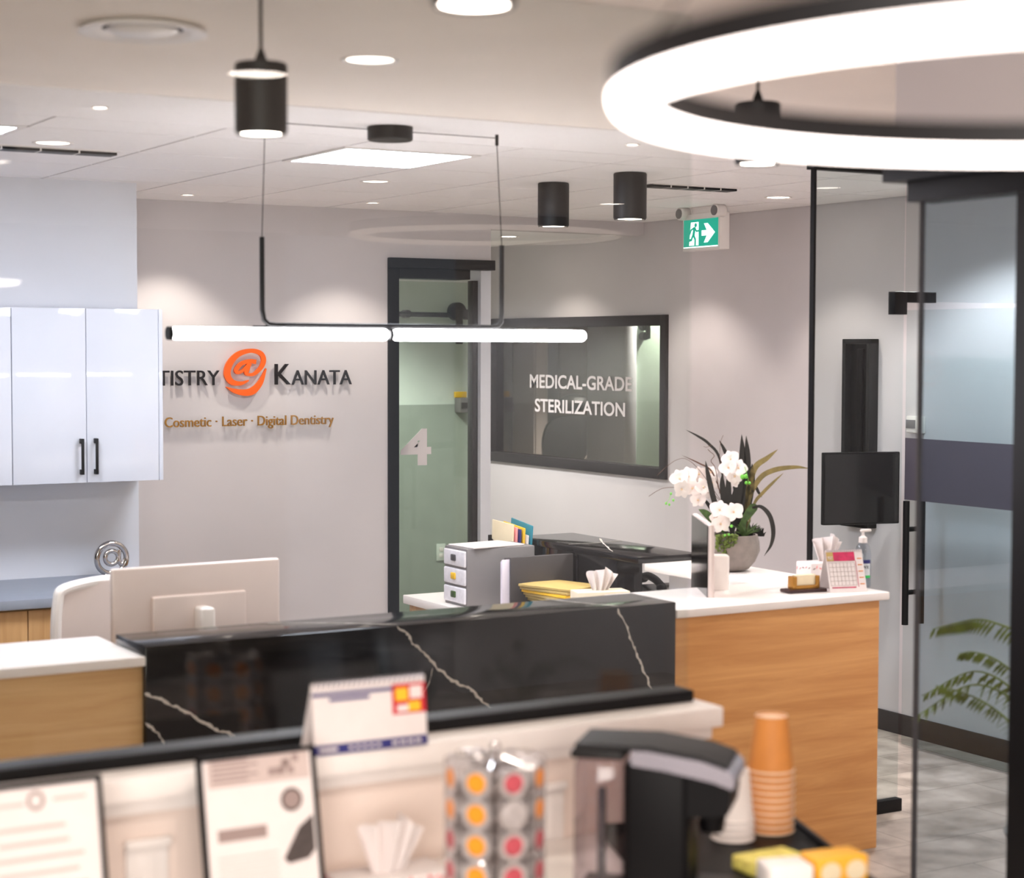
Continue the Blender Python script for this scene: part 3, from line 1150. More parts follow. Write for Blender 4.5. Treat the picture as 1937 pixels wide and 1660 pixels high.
# grey printer/tray left of drawers
p = on(2, .78, 845, 1140)
lt = thing('letter_tray', 'grey letter tray on the desk left of the drawer unit', 'tray', (4.02, 6.66, DZ), R(3))
MB().box(-.05, .2, -.02, .22, 0, .03, .006).build('tray', GREYP, lt)

# ------------------------------------------------------------------ items on the white counter
bp = on(2, zw, 1395, 1078)
bowl_c = Vector((4.64, 6.04, zw))
pl = thing('orchid_arrangement', 'white orchid arrangement in a round grey stone bowl on the white counter', 'plant', bowl_c)
dB = (bowl_c - EYE).dot(FWD)
B0 = Matrix.Translation(-bowl_c)


def pb_(x, y, dd=0.0):
    """point of the arrangement read at its own distance, local to the bowl"""
    return at(dB + dd, x, y) - bowl_c


rb = .117
prof = [(0, 0), (.05, 0), (.072, .01), (.098, .04), (rb, .085), (.115, .12), (.107, .152), (.1, .152), (.106, .12), (.1, .1), (0, .1)]
MB().lathe(prof, n=40).build('bowl', STONE, pl)
MB().lathe([(0, .135), (.07, .13), (.1, .118), (.1, .1), (0, .1)], n=30).build('soil', SOIL, pl)


def blade(mb, pts, w, th=.0012, side=None):
    """strap leaf along points: tapered ribbon"""
    S = spline(pts, 6)
    n = len(S)
    L, Q = [], []
    for i, p in enumerate(S):
        u = i / (n - 1)
        ww = w * (min(1, .45 + 1.6 * u) if u < .35 else 1.0) * (1 - max(0, (u - .55) / .45) ** 1.8) + .0006
        d = (S[min(i + 1, n - 1)] - S[max(i - 1, 0)]).normalized()
        sd = d.cross(FWD)
        sd = (sd.normalized() + (side or Vector((0, 0, 0)))).normalized()
        L.append(p + sd * ww / 2)
        Q.append(p - sd * ww / 2)
    mb.ribbon(L, Q, th, -FWD)


def leaf(name, m, pts, w):
    t = MB()
    blade(t, pts, w)
    return t.build(name, m, pl)


P = pb_
S_ = 4.882


def q(x, y, d=0.0):
    return P(1220 + x / S_, 790 + y / S_, d)


leaf('leaf', LEAFD, [q(800, 1080), q(880, 700), q(900, 400), q(893, 150)], .034)
leaf('leaf', LEAFD, [q(850, 1080), q(930, 700), q(945, 380), q(935, 165)], .030)
leaf('leaf', LEAFD, [q(760, 1080, -.03), q(650, 800, -.03), q(590, 560, -.03), q(558, 395, -.03)], .022)
leaf('leaf', LEAFD, [q(800, 1060, -.02), q(735, 800, -.02), q(715, 620, -.02), q(712, 520, -.02)], .024)
leaf('leaf', LEAFD, [q(810, 1060, -.02), q(780, 800, -.02), q(770, 620, -.02), q(778, 475, -.02)], .024)
leaf('leaf', LEAFD, [q(870, 1060), q(820, 800), q(840, 680), q(860, 560)], .026)
leaf('leaf', LEAFD, [q(900, 1060), q(960, 760), q(985, 560), q(990, 420)], .030)
leaf('leaf', LEAFD, [q(760, 1060, .02), q(690, 950, .02), q(600, 820, .02), q(510, 705, .02)], .018)
leaf('leaf', LEAFD, [q(830, 700, .03), q(800, 450, .03), q(740, 310, .03), q(685, 205, .03)], .017)
leaf('leaf', LEAFG, [q(740, 1060, -.02), q(640, 960, -.02), q(560, 880, -.02), q(495, 845, -.02)], .03)
leaf('leaf', LEAFG, [q(880, 1000, -.03), q(960, 880, -.03), q(1010, 820, -.03), q(1030, 800, -.03)], .036)
leaf('leaf', LEAFO, [q(930, 1060), q(950, 720), q(1010, 470), q(1130, 370), q(1228, 290)], .024)
leaf('leaf', LEAFO, [q(930, 1060), q(960, 760), q(1060, 560), q(1200, 480), q(1390, 455), q(1520, 468)], .021)
leaf('leaf', LEAFO, [q(950, 1000), q(1010, 790), q(1090, 690), q(1190, 590), q(1280, 508)], .013)
leaf('leaf', LEAFD, [q(950, 800, .02), q(1010, 640, .02), q(1050, 690, .02), q(1080, 735, .02)], .012)
leaf('leaf', LEAFD, [q(990, 830, -.04), q(1070, 820, -.06), q(1150, 900, -.07), q(1185, 1040, -.07), q(1165, 1170, -.06), q(1100, 1275, -.05)], .018)
leaf('leaf', LEAFD, [q(740, 760, .04), q(690, 380, .04), q(590, 240, .04), q(490, 170, .04), q(380, 112, .04)], .011)
leaf('leaf', TWIG, [q(720, 760, .03), q(620, 500, .03), q(500, 420, .03), q(340, 345, .03)], .006)
t = MB()
t.tube(spline([q(690, 700), q(650, 470), q(610, 400), q(640, 350), q(600, 310), q(580, 290)], 6), .0014, 6)
t.tube(spline([q(690, 760), q(560, 640), q(400, 640), q(200, 645), q(120, 670), q(35, 725)], 6), .0012, 6)
t.tube(spline([q(700, 760), q(500, 480), q(380, 380), q(290, 390), q(200, 450), q(110, 535)], 6), .0011, 6)
t.tube(spline([q(700, 480), q(690, 350), q(700, 220), q(722, 160)], 6), .0009, 6)
t.tube(spline([q(620, 250), q(570, 270), q(540, 265)], 6), .0009, 6)
t.build('twig', TWIG, pl)


def orchid(mb, c, s, face, spin):
    """five-petalled bloom facing vector face"""
    z = Vector(face).normalized()
    x = z.cross(Vector((0, 0, 1))).normalized()
    y = x.cross(z) * -1
    for k, (aa, wd, ln) in enumerate(((90, .75, .95), (18, 1.15, 1.05), (162, 1.15, 1.05), (-50, .7, .95), (230, .7, .95))):
        a = R(aa + spin)
        d = x * math.cos(a) - y * math.sin(a)
        sd = z.cross(d)
        L, Q = [], []
        for i in range(7):
            u = i / 6
            ww = s * wd * .5 * math.sin(math.pi * min(1, .12 + .86 * u)) ** .7 + .0004
            p = c + d * s * ln * u + z * (s * .16 * math.sin(u * 2.6))
            L.append(p + sd * ww)
            Q.append(p - sd * ww)
        mb.ribbon(L, Q, .0008, z)


cam_dir = -FWD
cam_dir.z = 0
blooms = []
for (x, y, r_, dd) in ((320, 560, 92, -.02), (400, 540, 95, 0), (500, 520, 80, .02), (340, 660, 95, -.03), (440, 650, 90, -.01), (540, 640, 95, .0), (610, 500, 60, .04), (490, 760, 75, .0), (560, 690, 70, .03), (620, 600, 80, .03),
                       (790, 380, 85, -.02), (770, 460, 88, -.03), (860, 460, 90, -.04), (830, 540, 85, -.02), (820, 600, 55, .0),
                       (690, 850, 95, -.10), (820, 870, 95, -.11), (700, 980, 95, -.11), (660, 920, 70, -.09)):
    t = MB()
    f = cam_dir + Vector((random.uniform(-.5, .5), random.uniform(-.3, .3), random.uniform(-.25, .3)))
    orchid(t, q(x, y, dd), r_ * 1.0 / S_ * dB / FPX, f, random.uniform(-25, 25))
    t.m(1).sphere(q(x, y, dd - .008), .0045, n=8)
    t.build('bloom', [PETAL, mat('bloom_throat', (226, 196, 160), .5) if 'bloom_throat' not in MATS else MATS['bloom_throat']], pl)
t = MB()
for (x, y) in ((195, 790), (225, 800), (262, 760), (240, 700)):
    t.sphere(q(x, y, -.03), .0052, (1, 1, 1.15), 10)
for (x, y, r_) in ((900, 545, .0095), (930, 540, .0095), (935, 600, .007), (965, 602, .006), (800, 1000, .0062), (738, 1085, .005), (775, 1078, .005)):
    t.sphere(q(x, y, -.06 if y < 900 else -.13), r_, (1, 1, 1.1), 10)
t.tube([q(240, 700, -.03), q(225, 750, -.03), q(195, 790, -.03)], .0009, 6)
t.tube([q(920, 450, -.06), q(940, 510, -.06), q(960, 600, -.06)], .0011, 6)
t.build('bud', BUD, pl)
# succulent grass tuft and hanging moss
t = MB()
c0 = q(925, 1090, -.06)
for k in range(26):
    a = random.uniform(-1.25, 1.25)
    l = random.uniform(.04, .075)
    e = c0 + RGT * (math.sin(a) * l * 1.0) + Vector((0, 0, math.cos(a) * l)) - FWD * random.uniform(-.01, .03)
    blade(t, [c0 + RGT * random.uniform(-.015, .015), c0.lerp(e, .5) + Vector((0, 0, .004)), e], .0045, .0006)
t.build('grass_tuft', LEAFG, pl)
t = MB()
for k in range(90):
    x = 870 + random.uniform(0, 230)
    yb = 1095
    yt = 905 + (x - 870) * .5 + random.uniform(0, 70)
    blade(t, [q(x, yb, .03), q(x + 4, (yb + yt) / 2, .03), q(x + random.uniform(-15, 25), yt, .03)], .005, .0006)
t.build('dark_grass', LEAFD, pl)
t = MB()
for k in range(120):
    x = random.uniform(660, 850)
    y = 1080 + abs(random.gauss(0, 1)) * 75 * (1.25 - abs(x - 730) / 150)
    y = min(y, 1280)
    t.sphere(q(x, y, -.115 - random.uniform(0, .012)), random.uniform(.004, .0075), (1, 1, random.uniform(.7, 1.3)), 6)
t.build('hanging_moss', MOSS, pl)

# business card holder
p = on(2, zw, 1520, 1119)
hc = thing('card_holder', 'gold and black business card holder on the white counter edge', 'card holder', (p.x, p.y, zw), R(-6))
MB().box(-.085, .085, -.035, .035, 0, .014, .005).build('base', mat('card_base', (52, 26, 28), .3, noise=.03), hc)
MB().box(-.06, -.042, -.02, .018, .014, .062, .002).box(.042, .06, -.02, .018, .014, .062, .002).box(-.05, .05, -.02, -.017, .014, .028, .001).build('bracket', GOLD, hc)
t = MB()
t.box(-.045, .045, -.015, .01, .014, .066, .001)
t.build('cards', CREAM, hc)
# small patterned tissue cube and tissue behind calendar
p = on(2, zw, 1532, 1094)
tissue_box('tissue_box', 'white patterned tissue box behind the magenta calendar', (4.73, 5.545, zw), R(-4), .22, .10, .085, [PAPER, PINK, INK], .11)
# calendar
p = at(6.98, 1594, 1114)
cal = thing('desk_calendar', 'magenta and white desk calendar beside the sanitizer bottle', 'calendar', (p.x, p.y, zw), R(-16))
cw, chh = .152, .155
tl = .055
t = MB()
t.prism([(-cw / 2, -tl, 0), (cw / 2, -tl, 0), (cw / 2, 0, chh), (-cw / 2, 0, chh)], (0, .002, 0))
t.prism([(-cw / 2, tl, 0), (cw / 2, tl, 0), (cw / 2, 0, chh), (-cw / 2, 0, chh)], (0, -.002, 0))
t.box(-cw / 2, cw / 2, -tl, tl, 0, .002)
t.build('stand', PAPER, cal)


def on_face(u, v, off=.001):
    """u 0..1 across, v 0..1 up the sloping front of the calendar"""
    y = -tl * (1 - v)
    nn = Vector((0, -chh, tl)).normalized() * off
    return Vector((-cw / 2 + cw * u, y, chh * v)) + nn


def face_quad(mb, u0, u1, v0, v1, off=.0012):
    a = [on_face(u0, v0, off), on_face(u1, v0, off), on_face(u1, v1, off), on_face(u0, v1, off)]
    mb.prism(a, Vector((0, chh, -tl)).normalized() * .0005)


t = MB()
face_quad(t, 0.02, .78, .74, .95)
t.m(1)
face_quad(t, 0.02, .2, .74, .95, .0018)
t.m(2)
for k in range(8):
    face_quad(t, .05 + k * .1, .054 + k * .1, .16, .70)
for k in range(6):
    face_quad(t, .05, .75, .16 + k * .108, .164 + k * .108)
t.m(3)
for k in range(5):
    face_quad(t, .84, .96, .18 + k * .15, .2 + k * .15)
t.m(0)
face_quad(t, .07, .72, .10, .125)
face_quad(t, .785, .795, .12, .74)
t.build('print', [MAGENTA, MANILA, INK, PODO], cal, 0)
t = MB()
nn = Vector((0, -chh, tl)).normalized()
uz = Vector((0, tl, chh)).normalized()
put_text(t, 'MAY', on_face(.05, .77, .0026), cw * .13, .014, (1, 0, 0), uz, .0005)
t.build('month_name', PAPER, cal, 0)
t = MB()
for k in range(18):
    x = -cw / 2 + .008 + k * (cw - .016) / 17
    t.tube([Vector((x, .005 * math.cos(a), chh - .003 + .006 * math.sin(a))) for a in [2 * math.pi * j / 8 for j in range(8)]], .0007, 5, closed=True)
t.build('spiral', SILVER, cal)
# hand sanitizer
p = on(2, zw, 1648, 1108)
sb = thing('hand_sanitizer', 'clear hand sanitizer pump bottle at the right end of the white counter', 'bottle', (p.x - .045, p.y + .0, zw))
rr = .0325
MB().lathe([(0, 0), (rr * .92, 0), (rr, .006), (rr, .12), (rr * .96, .138), (rr * .75, .158), (.014, .172), (.013, .18)], n=28).build('bottle_body', GEL, sb)
MB().lathe([(.0, .0), (rr * .86, .004), (rr * .9, .01), (rr * .9, .10), (0, .1)], n=24).build('gel', glass('gel_fill', (240, 246, 246), .02), sb)
t = MB()
t.lathe([(0, .172), (.0165, .172), (.0165, .192), (.01, .196), (.006, .2), (.005, .215), (0, .215)], n=20)
t.box(-.012, .038, -.007, .007, .213, .224, .004)
t.build('pump', PLASTW, sb)
lab = MB()
a0 = math.atan2(-p.y, -p.x)


def arc_label(mb, z0, z1, half, rad, c=a0):
    L, Q = [], []
    for k in range(13):
        a = c + lerp(-half, half, k / 12)
        L.append(Vector((rad * math.cos(a), rad * math.sin(a), z0)))
        Q.append(Vector((rad * math.cos(a), rad * math.sin(a), z1)))
    t_ = bmesh.new()
    A = [t_.verts.new(v) for v in L]
    B = [t_.verts.new(v) for v in Q]
    for k in range(12):
        t_.faces.new((A[k], A[k + 1], B[k + 1], B[k]))
    mb._merge(t_)


lab.m(0)
arc_label(lab, .045, .108, .75, rr + .0006, a0 + .25)
lab.m(1)
arc_label(lab, .094, .108, .75, rr + .001, a0 + .25)
lab.m(2)
arc_label(lab, .038, .048, .75, rr + .001, a0 + .25)
lab.build('label', [mat('label_grey', (205, 212, 216), .5, noise=.01), NAVY, mat('label_green', (40, 190, 90), .5, noise=.02)], sb)
t = MB()
ux = Vector((math.cos(a0 + .25 + math.pi / 2), math.sin(a0 + .25 + math.pi / 2), 0))
cn = Vector((math.cos(a0 + .25), math.sin(a0 + .25), 0))
put_text(t, 'KWX', cn * (rr + .002) - ux * .016 + Vector((0, 0, .074)), .032, .012, ux, (0, 0, 1), .0006, .01)
t.build('label_text', LETTER, sb, 0)

# ------------------------------------------------------------------ glass partition beside the counter
gp = tag(MB().build('window_2', BLACKM), kind='structure')
x0, x1 = 4.70, 5.172
MB().box(x0, x1, YA - .005, YA + .005, .05, 2.606).build('glass_pane', GL_A, gp)
MB().box(x0 - .009, x0 + .002, YA - .012, YA + .012, .0, 2.606).build('edge_trim', BLACKM, gp)
MB().box(x0, 5.184, YA - .02, YA + .02, 0, .052, .002).build('bottom_rail', BLACKM, gp)
MB().box(x0 - .02, 6.2, YA - .025, YA + .025, 2.604, ZC, .002).build('top_channel', BLACKM, gp)
MB().box(5.187, XB, YA - .005, YA + .005, 2.095, 2.604).build('transom_pane', GL_A, gp)
a, b, c = on(1, YA - .01, 1690, 551), on(1, YA - .01, 1768, 573), on(1, YA - .01, 1713, 595)
MB().box(a.x, c.x, YA - .02, YA + .02, c.z, a.z, .002).box(c.x - .001, b.x, YA - .02, YA + .02, b.z, a.z, .002).build('patch_fitting', BLACKM, gp)
# swing door standing open along the wall
sd = tag(MB().build('door_2', BLACKM), kind='structure')
XF = 6.038
MB().box(XF - .005, XF + .005, 5.66, 6.515, .012, 2.085).build('door_pane', GL_A, sd)
MB().box(XF - .007, XF - .0055, 5.66, 6.513, 1.186, 1.480).build('privacy_band', BANDG, sd)
h0, h1 = .597, 1.185
for i, xx in enumerate((XF - .05, XF + .05)):
    t = MB()
    t.cyl((xx, 6.452, h0), (xx, 6.452, h1), .0155, n=16)
    sgn = -1 if i == 0 else 1
    for zz in (.75, 1.05):
        t.cyl((XF + .005 * sgn, 6.452, zz), (xx, 6.452, zz), .012, n=14)
    t.build('handle', BLACKM, sd)
MB().box(XF - .018, XF + .018, 5.62, 5.70, .01, .10, .002).build('hinge', BLACKM, sd)

# wall thermostat
a, b = on(0, XB - .02, 1715, 786), on(0, XB - .02, 1745, 820)
th = thing('thermostat', 'white wall thermostat with grey screen above the open glass door band', 'thermostat', (XB, (a.y + b.y) / 2, (a.z + b.z) / 2))
hw, hh = abs(a.y - b.y) / 2, abs(a.z - b.z) / 2
MB().box(-.025, -.0, -hw, hw, -hh, hh, .006).build('housing', PLASTW, th)
MB().box(-.028, -.024, -hw * .2, hw * .95, -hh * .45, hh * .55, .001).build('display', GREYP, th)

# wall workstation
a, b = on(0, XB - .06, 1593, 641), on(0, XB - .06, 1641, 1000)
wm = thing('monitor_mount', 'tall narrow black wall channel holding the black monitor', 'wall mount', (XB, (a.y + b.y) / 2, b.z))
hw, hh = (a.y - b.y) / 2, a.z - b.z
t = MB()
t.box(-.06, -.045, -hw, hw, 0, .02, .003).box(-.06, 0, -hw, -hw + .025, 0, hh, .003).box(-.06, 0, hw - .025, hw, 0, hh, .003).box(-.06, 0, -hw, hw, hh - .025, hh, .003).box(-.06, 0, -hw, hw, 0, .02, .003)
t.build('surround', BLACKS, wm)
MB().box(-.02, 0, -hw + .024, hw - .024, .02, hh - .025).build('channel', BLACKM, wm)
MB().box(-.035, -.018, -.02, .02, .05, hh - .05, .003).build('rail', BLACKP, wm)
pm = at(8.72, 1628, 923)
mo = thing('monitor', 'black monitor on the wall arm to the right of the glass partition edge', 'monitor', (pm.x, pm.y, pm.z), R(-15))
w2, h2 = .40, .345
MB().box(-w2 / 2, w2 / 2, -.012, .016, -h2 / 2, h2 / 2, .005).build('casing', BLACKP, mo)
MB().box(-w2 / 2 + .008, w2 / 2 - .008, -.0135, -.011, -h2 / 2 + .008, h2 / 2 - .008).build('screen', SCREEN, mo)
vec = Matrix.Rotation(R(15), 3, 'Z') @ (Vector((XB - .03, (a.y + b.y) / 2, pm.z)) - pm)
MB().tube([(0, .016, 0), (vec.x * .5, vec.y * .5 + .04, -.02), (vec.x, vec.y, 0)], .022, 12).build('arm', BLACKS, mo)

# ------------------------------------------------------------------ exit sign
ec = at(9.6, 1326, 441)
ex = thing('exit_sign', 'green running man exit sign with white housing hung from the ceiling', 'exit sign', (5.765, 7.79, 2.506))
es = .148
ew = .30
MB().box(0, .065, -ew / 2 - .012, ew / 2 + .012, -es / 2 - .015, es / 2 + .03, .004).build('housing', PLASTW, ex)
MB().box(.012, .055, -.1, .1, es / 2 + .03, ZC - 2.506, .003).build('canopy', PLASTW, ex)


def ep(u, v, off=.0):
    """u to the viewer's right, v up, on the sign face"""
    return Vector((-.002 - off, -u, v))


t = MB()
t.prism([ep(-ew / 2, -es / 2), ep(ew / 2, -es / 2), ep(ew / 2, es / 2), ep(-ew / 2, es / 2)], (.003, 0, 0))
t.build('legend_panel', GREENS, ex)
t = MB()
t.prism([ep(-.10, -es / 2 + .012, .001), ep(-.018, -es / 2 + .012, .001), ep(-.018, es / 2 - .014, .001), ep(-.085, es / 2 - .014, .001)], (.001, 0, 0))
ar = [(.01, -.014), (.055, -.014), (.03, -.05), (.062, -.05), (.125, 0), (.062, .05), (.03, .05), (.055, .014), (.01, .014)]
t.prism([ep(u, v, .001) for u, v in ar], (.001, 0, 0))
t.prism([ep(-ew / 2, -es / 2, .001), ep(ew / 2, -es / 2, .001), ep(ew / 2, -es / 2 + .006, .001), ep(-ew / 2, -es / 2 + .006, .001)], (.001, 0, 0))
t.build('door_and_arrow', EXITW, ex, 0)
t = MB()


def limb(pts, wv):
    for (a, b) in zip(pts[:-1], pts[1:]):
        a2, b2 = Vector((a[0], a[1])), Vector((b[0], b[1]))
        d = (b2 - a2).normalized()
        nn = Vector((-d.y, d.x)) * wv / 2
        e = d * wv * .3
        qd = [a2 + nn - e, b2 + nn + e, b2 - nn + e, a2 - nn - e]
        t.prism([ep(p_.x, p_.y, .002) for p_ in qd], (.001, 0, 0))


t.prism([ep(-.042 + .011 * math.cos(k * .5236), .044 + .011 * math.sin(k * .5236), .002) for k in range(12)], (.001, 0, 0))
limb([(-.052, .028), (-.060, -.006)], .020)
limb([(-.060, -.008), (-.045, -.030), (-.046, -.058)], .013)
limb([(-.064, -.008), (-.080, -.032), (-.115, -.036), (-.118, -.046)], .013)
limb([(-.050, .030), (-.034, .012), (-.014, .014)], .009)
limb([(-.056, .030), (-.082, .020), (-.092, .0)], .009)
t.build('running_figure', GREENS, ex, 0)
for sy in (-1, 1):
    t = MB()
    t.cyl((-.03, sy * (ew / 2 + .005), es / 2 + .035), (.03, sy * (ew / 2 + .005), es / 2 + .035), .034, n=24, bev=.006)
    t.m(1).cyl((-.034, sy * (ew / 2 + .005), es / 2 + .035), (-.028, sy * (ew / 2 + .005), es / 2 + .035), .026, n=20)
    t.build('emergency_lamp', [PLASTW, GREYP], ex)

# ------------------------------------------------------------------ ceiling lights


def spot(name, loc, energy, size, blend, color, parent=None, rad=.04, rot=(0, 0, 0)):
    l = bpy.data.lights.new(name, 'SPOT')
    l.energy = energy
    l.spot_size = size
    l.spot_blend = blend
    l.color = color
    l.shadow_soft_size = rad
    o = bpy.data.objects.new(name, l)
    COL.objects.link(o)
    o.location = loc
    o.rotation_euler = rot
    if parent:
        o.parent = parent
    return o


WARM = (1.0, .89, .80)
NEUT = (1.0, .96, .95)
for i, (cx, lb) in enumerate(((gx + 1 * gs, 'square LED ceiling panel glowing beyond the linear pendant lamp'), (gx - 2 * gs, 'square LED ceiling panel cut by the left edge of the picture'))):
    c = thing('ceiling_light', lb, 'ceiling light', (cx, gy, ZC), 0, 'square LED panels')
    t = MB()
    t.box(0.004, gs - .004, 0.004, .03, -.004, .012).box(.004, gs - .004, gs - .03, gs - .004, -.004, .012).box(.004, .03, .03, gs - .03, -.004, .012).box(gs - .03, gs - .004, .03, gs - .03, -.004, .012)
    t.build('frame', PLASTW, c)
    MB().box(.03, gs - .03, .03, gs - .03, -.002, .01).build('diffuser', PANELG, c)


def downlight(loc, lb, r=.05, energy=12, m=DISC, size=110, col=WARM, blend=.5):
    c = thing('downlight', lb, 'ceiling light', loc, 0, 'recessed ceiling lights')
    t = MB()
    t.lathe([(r * 1.0, -.001), (r * 1.22, -.004), (r * 1.25, 0), (r * 1.0, .003)], n=28)
    t.build('trim_ring', PLASTW, c)
    MB().cyl((0, 0, -.0005), (0, 0, .006), r, n=28).build('lens', m, c)
    if energy:
        spot('downlight_beam', (0, 0, -.012), energy, R(size), blend, col, c, r * .8)
    return c


ds = [(on(2, ZC, 355, 368), 'tiny downlight close to the logo wall at the left', .028, 18, DISC, 95),
      (on(2, ZC, 705, 383), 'tiny downlight close to the logo wall, over the orange symbol side', .028, 18, DISC, 95),
      (on(2, ZC, 710, 343), 'round recessed downlight just behind the square LED panel', .055, 8, DIM, 120),
      (on(2, ZC, 100, 270), 'round recessed downlight beside the left ceiling vent', .06, 8, DIM, 120),
      (on(2, ZC, 1472, 373), 'round recessed downlight right of the exit sign', .055, 16, DISC, 100),
      (on(2, ZC, 189, 203), 'small bright downlight in the plain ceiling border at the left', .022, 14, DISC, 110),
      (on(2, ZC, 1196, 273), 'small bright downlight in the plain ceiling border near the big ring lamp', .022, 14, DISC, 110),
      (Vector((5.72, 9.7, 2.585)), 'downlight in the low corridor ceiling', .05, 14, DISC, 120),
      (Vector((5.72, 8.35, ZC)), 'downlight hidden behind the black can lights', .04, 18, DISC, 100)]
for p, lb, r, en, mm, sz in ds:
    downlight((p.x, p.y, p.z), lb, r, en, mm, sz)
for k, (x, y, z, en, lb) in enumerate(((5.62, 4.6, ZF, 50, 'added fill downlight in the beige ceiling of the side hall'), (5.62, 5.95, ZC, 60, 'added fill downlight in the tile ceiling behind the glass partition head'), (5.4, 2.8, ZF, 60, 'added fill downlight in the beige ceiling deeper in the side hall'),  # unseen lamps added to brighten the hall, rear wall and far rooms
                                (5.3, -1.2, ZF, 110, 'added fill downlight washing the white wall behind the waiting side'), (6.4, -1.2, ZF, 110, 'added fill downlight washing the far end of the white wall behind the waiting side'),
                                (4.9, 10.1, 2.585, 130, 'added fill downlight in the ceiling of the room behind the door marked 4'), (8.0, 11.0, 2.5, 330, 'added fill downlight in the dim room behind the lettered window'))):
    downlight((x, y, z), lb, .06, en, DISC, 130, NEUT)
p = on(2, ZF, 700, 113)
downlight((p.x, p.y, ZF), 'pale recessed downlight in the beige ceiling above the black pendants', .062, 6, DIM, 120)
p = on(2, ZF, 487, 140)
downlight((p.x, 2 * YG - p.y, ZF), 'recessed downlight in the beige ceiling over the waiting side', .08, 14, DISC, 120)
# round air diffuser in the beige ceiling
p = on(2, ZF, 270, 52)
v = thing('air_diffuser', 'round white air diffuser in the beige ceiling at the upper left', 'vent', (p.x, p.y, ZF))
MB().lathe([(.10, 0), (.145, -.006), (.15, -.014), (.12, -.012), (.095, -.004)], n=36).build('rim', PLASTW, v)
MB().lathe([(0, -.016), (.07, -.016), (.085, -.008), (.08, -.002), (0, -.002)], n=36).build('plug', PLASTW, v)
MB().lathe([(0, -.001), (.099, -.001)], n=36).build('throat', BLACKS, v)
# slot vents in the tile ceiling
for i, (a, b, lb) in enumerate((((0, 276), (210, 290), 'ceiling slot vent at the left above the white cabinets'), ((1228, 348), (1385, 357), 'ceiling slot vent behind the exit sign'))):
    pa, pb2 = on(2, ZC, *a), on(2, ZC, *b)
    xa = pa.x if i else pa.x - .3
    v = thing('ceiling_vent', lb, 'vent', (xa, pa.y, ZC), 0, 'ceiling slot vents')
    L_ = pb2.x - xa
    MB().box(0, L_, -.04, .04, -.014, -.001).build('slot', BLACKS, v)
    t = MB()
    t.box(-.01, L_ + .01, .04, .05, -.010, 0).box(-.01, L_ + .01, -.05, -.04, -.004, 0)
    for k in range(4):
        t.box(L_ * (k + 1) / 5 - .003, L_ * (k + 1) / 5 + .003, -.041, .04, -.0145, -.004)
    t.build('frame', PLASTW, v)


def can(loc, lb, r, h, grp, cord=None, energy=25, zc=None, size=75):
    c = thing('can_light', lb, 'can light', loc, 0, grp)
    t = MB()
    t.lathe([(0, h), (r - .004, h), (r, h - .004), (r, .006), (r - .003, .006), (r - .003, 0), (r * .86, 0), (r * .8, .02), (0, .02)], n=40)
    t.build('body', BLACKS, c)
    MB().cyl((0, 0, .004), (0, 0, .016), r * .8, n=32).build('lens', DISC, c)
    if cord:
        t = MB()
        t.cyl((0, 0, h), (0, 0, h + cord), .004, n=10)
        t.lathe([(.014, h), (.012, h + .012), (.005, h + .03), (0, h + .03)], n=16)
        t.build('cord', BLACKM, c)
    spot('can_beam', (0, 0, -.004), energy, R(size), .35, WARM, c, r * .6)
    return c


for (x, y), lb in (((4.391, 7.05), 'black cylinder ceiling can light, the left and smaller looking of the pair on the tiles'), ((4.417, 6.475), 'black cylinder ceiling can light, the right one of the pair on the tiles')):
    can((x, y, ZC - .197 - .001), lb, .071, .197, 'black can lights on the tile ceiling', energy=22)
for (x, y), lb in (((1.553, 3.684), 'black cylinder pendant on a cord at the upper left, before the linear lamp'), ((2.854, 3.624), 'black cylinder pendant seen through the big ring lamp'), ((1.217, 2.157), 'black cylinder pendant cut by the top edge of the picture')):
    can((x, y, 2.357), lb, .0565, .153, 'black can pendants over the coffee bar', cord=ZF - 2.357 - .153, energy=16, size=100)

# linear pendant lamp
YLN = 5.57
ll = thing('linear_pendant', 'long glowing tube pendant lamp hanging over the reception desk', 'pendant lamp', (2.817, YLN, 1.945))
xA, xBn = 2.024 - 2.817, 3.609 - 2.817
r = .0205
for (a, b) in ((xA + .008, -.006), (.006, xBn)):
    t = MB()
    n_ = 8
    prof = [(a, 0.0)] + [(a + r * (1 - math.cos(k / n_ * math.pi / 2)), r * math.sin(k / n_ * math.pi / 2)) for k in range(1, n_ + 1)]
    prof2 = [(b - (x - a), rr_) for x, rr_ in reversed(prof)]
    t2 = MB(Matrix.Rotation(R(90), 4, 'Y'))
    t2.lathe([(rr_, x) for x, rr_ in prof + prof2], n=24)
    t2.build('tube_diffuser', LAMP, ll)
MB().cyl((xA, 0, 0), (xA + .014, 0, 0), r + .001, n=24).build('end_cap', BLACKM, ll)
MB().cyl((-.006, 0, 0), (.006, 0, 0), r - .002, n=24).build('joiner', BLACKM, ll)
zr = r + .008
rod = [(-.468, 0, .316), (-.468, 0, zr + .05), (-.462, 0, zr + .018), (-.446, 0, zr + .003), (-.42, 0, zr), (0, 0, zr), (.40, 0, zr), (.424, 0, zr + .003), (.436, 0, zr + .018), (.439, 0, zr + .05), (.439, 0, .316)]
MB().tube([Vector(p) for p in rod], .0085, 12).build('rod', BLACKS, ll)
MB().tube([(-.5, 0, r + .001), (-.2, 0, r + .001), (.5, 0, r + .001)], .006, 8).build('rail', BLACKS, ll)
t = MB()
zt = ZC - 1.945
for x, x2_ in ((-.468, -.456), (.439, .418)):
    t.tube([(x, 0, .31), (x2_, 0, zt - .03)], .0016, 6)
    t.tube([(x2_, 0, zt - .012), (0, 0, zt - .012)], .0016, 6)
t.build('suspension_wire', BLACKM, ll)
t = MB()
for x2_ in (-.456, .418):
    t.cyl((x2_, 0, zt - .038), (x2_, 0, zt), .006, n=12)
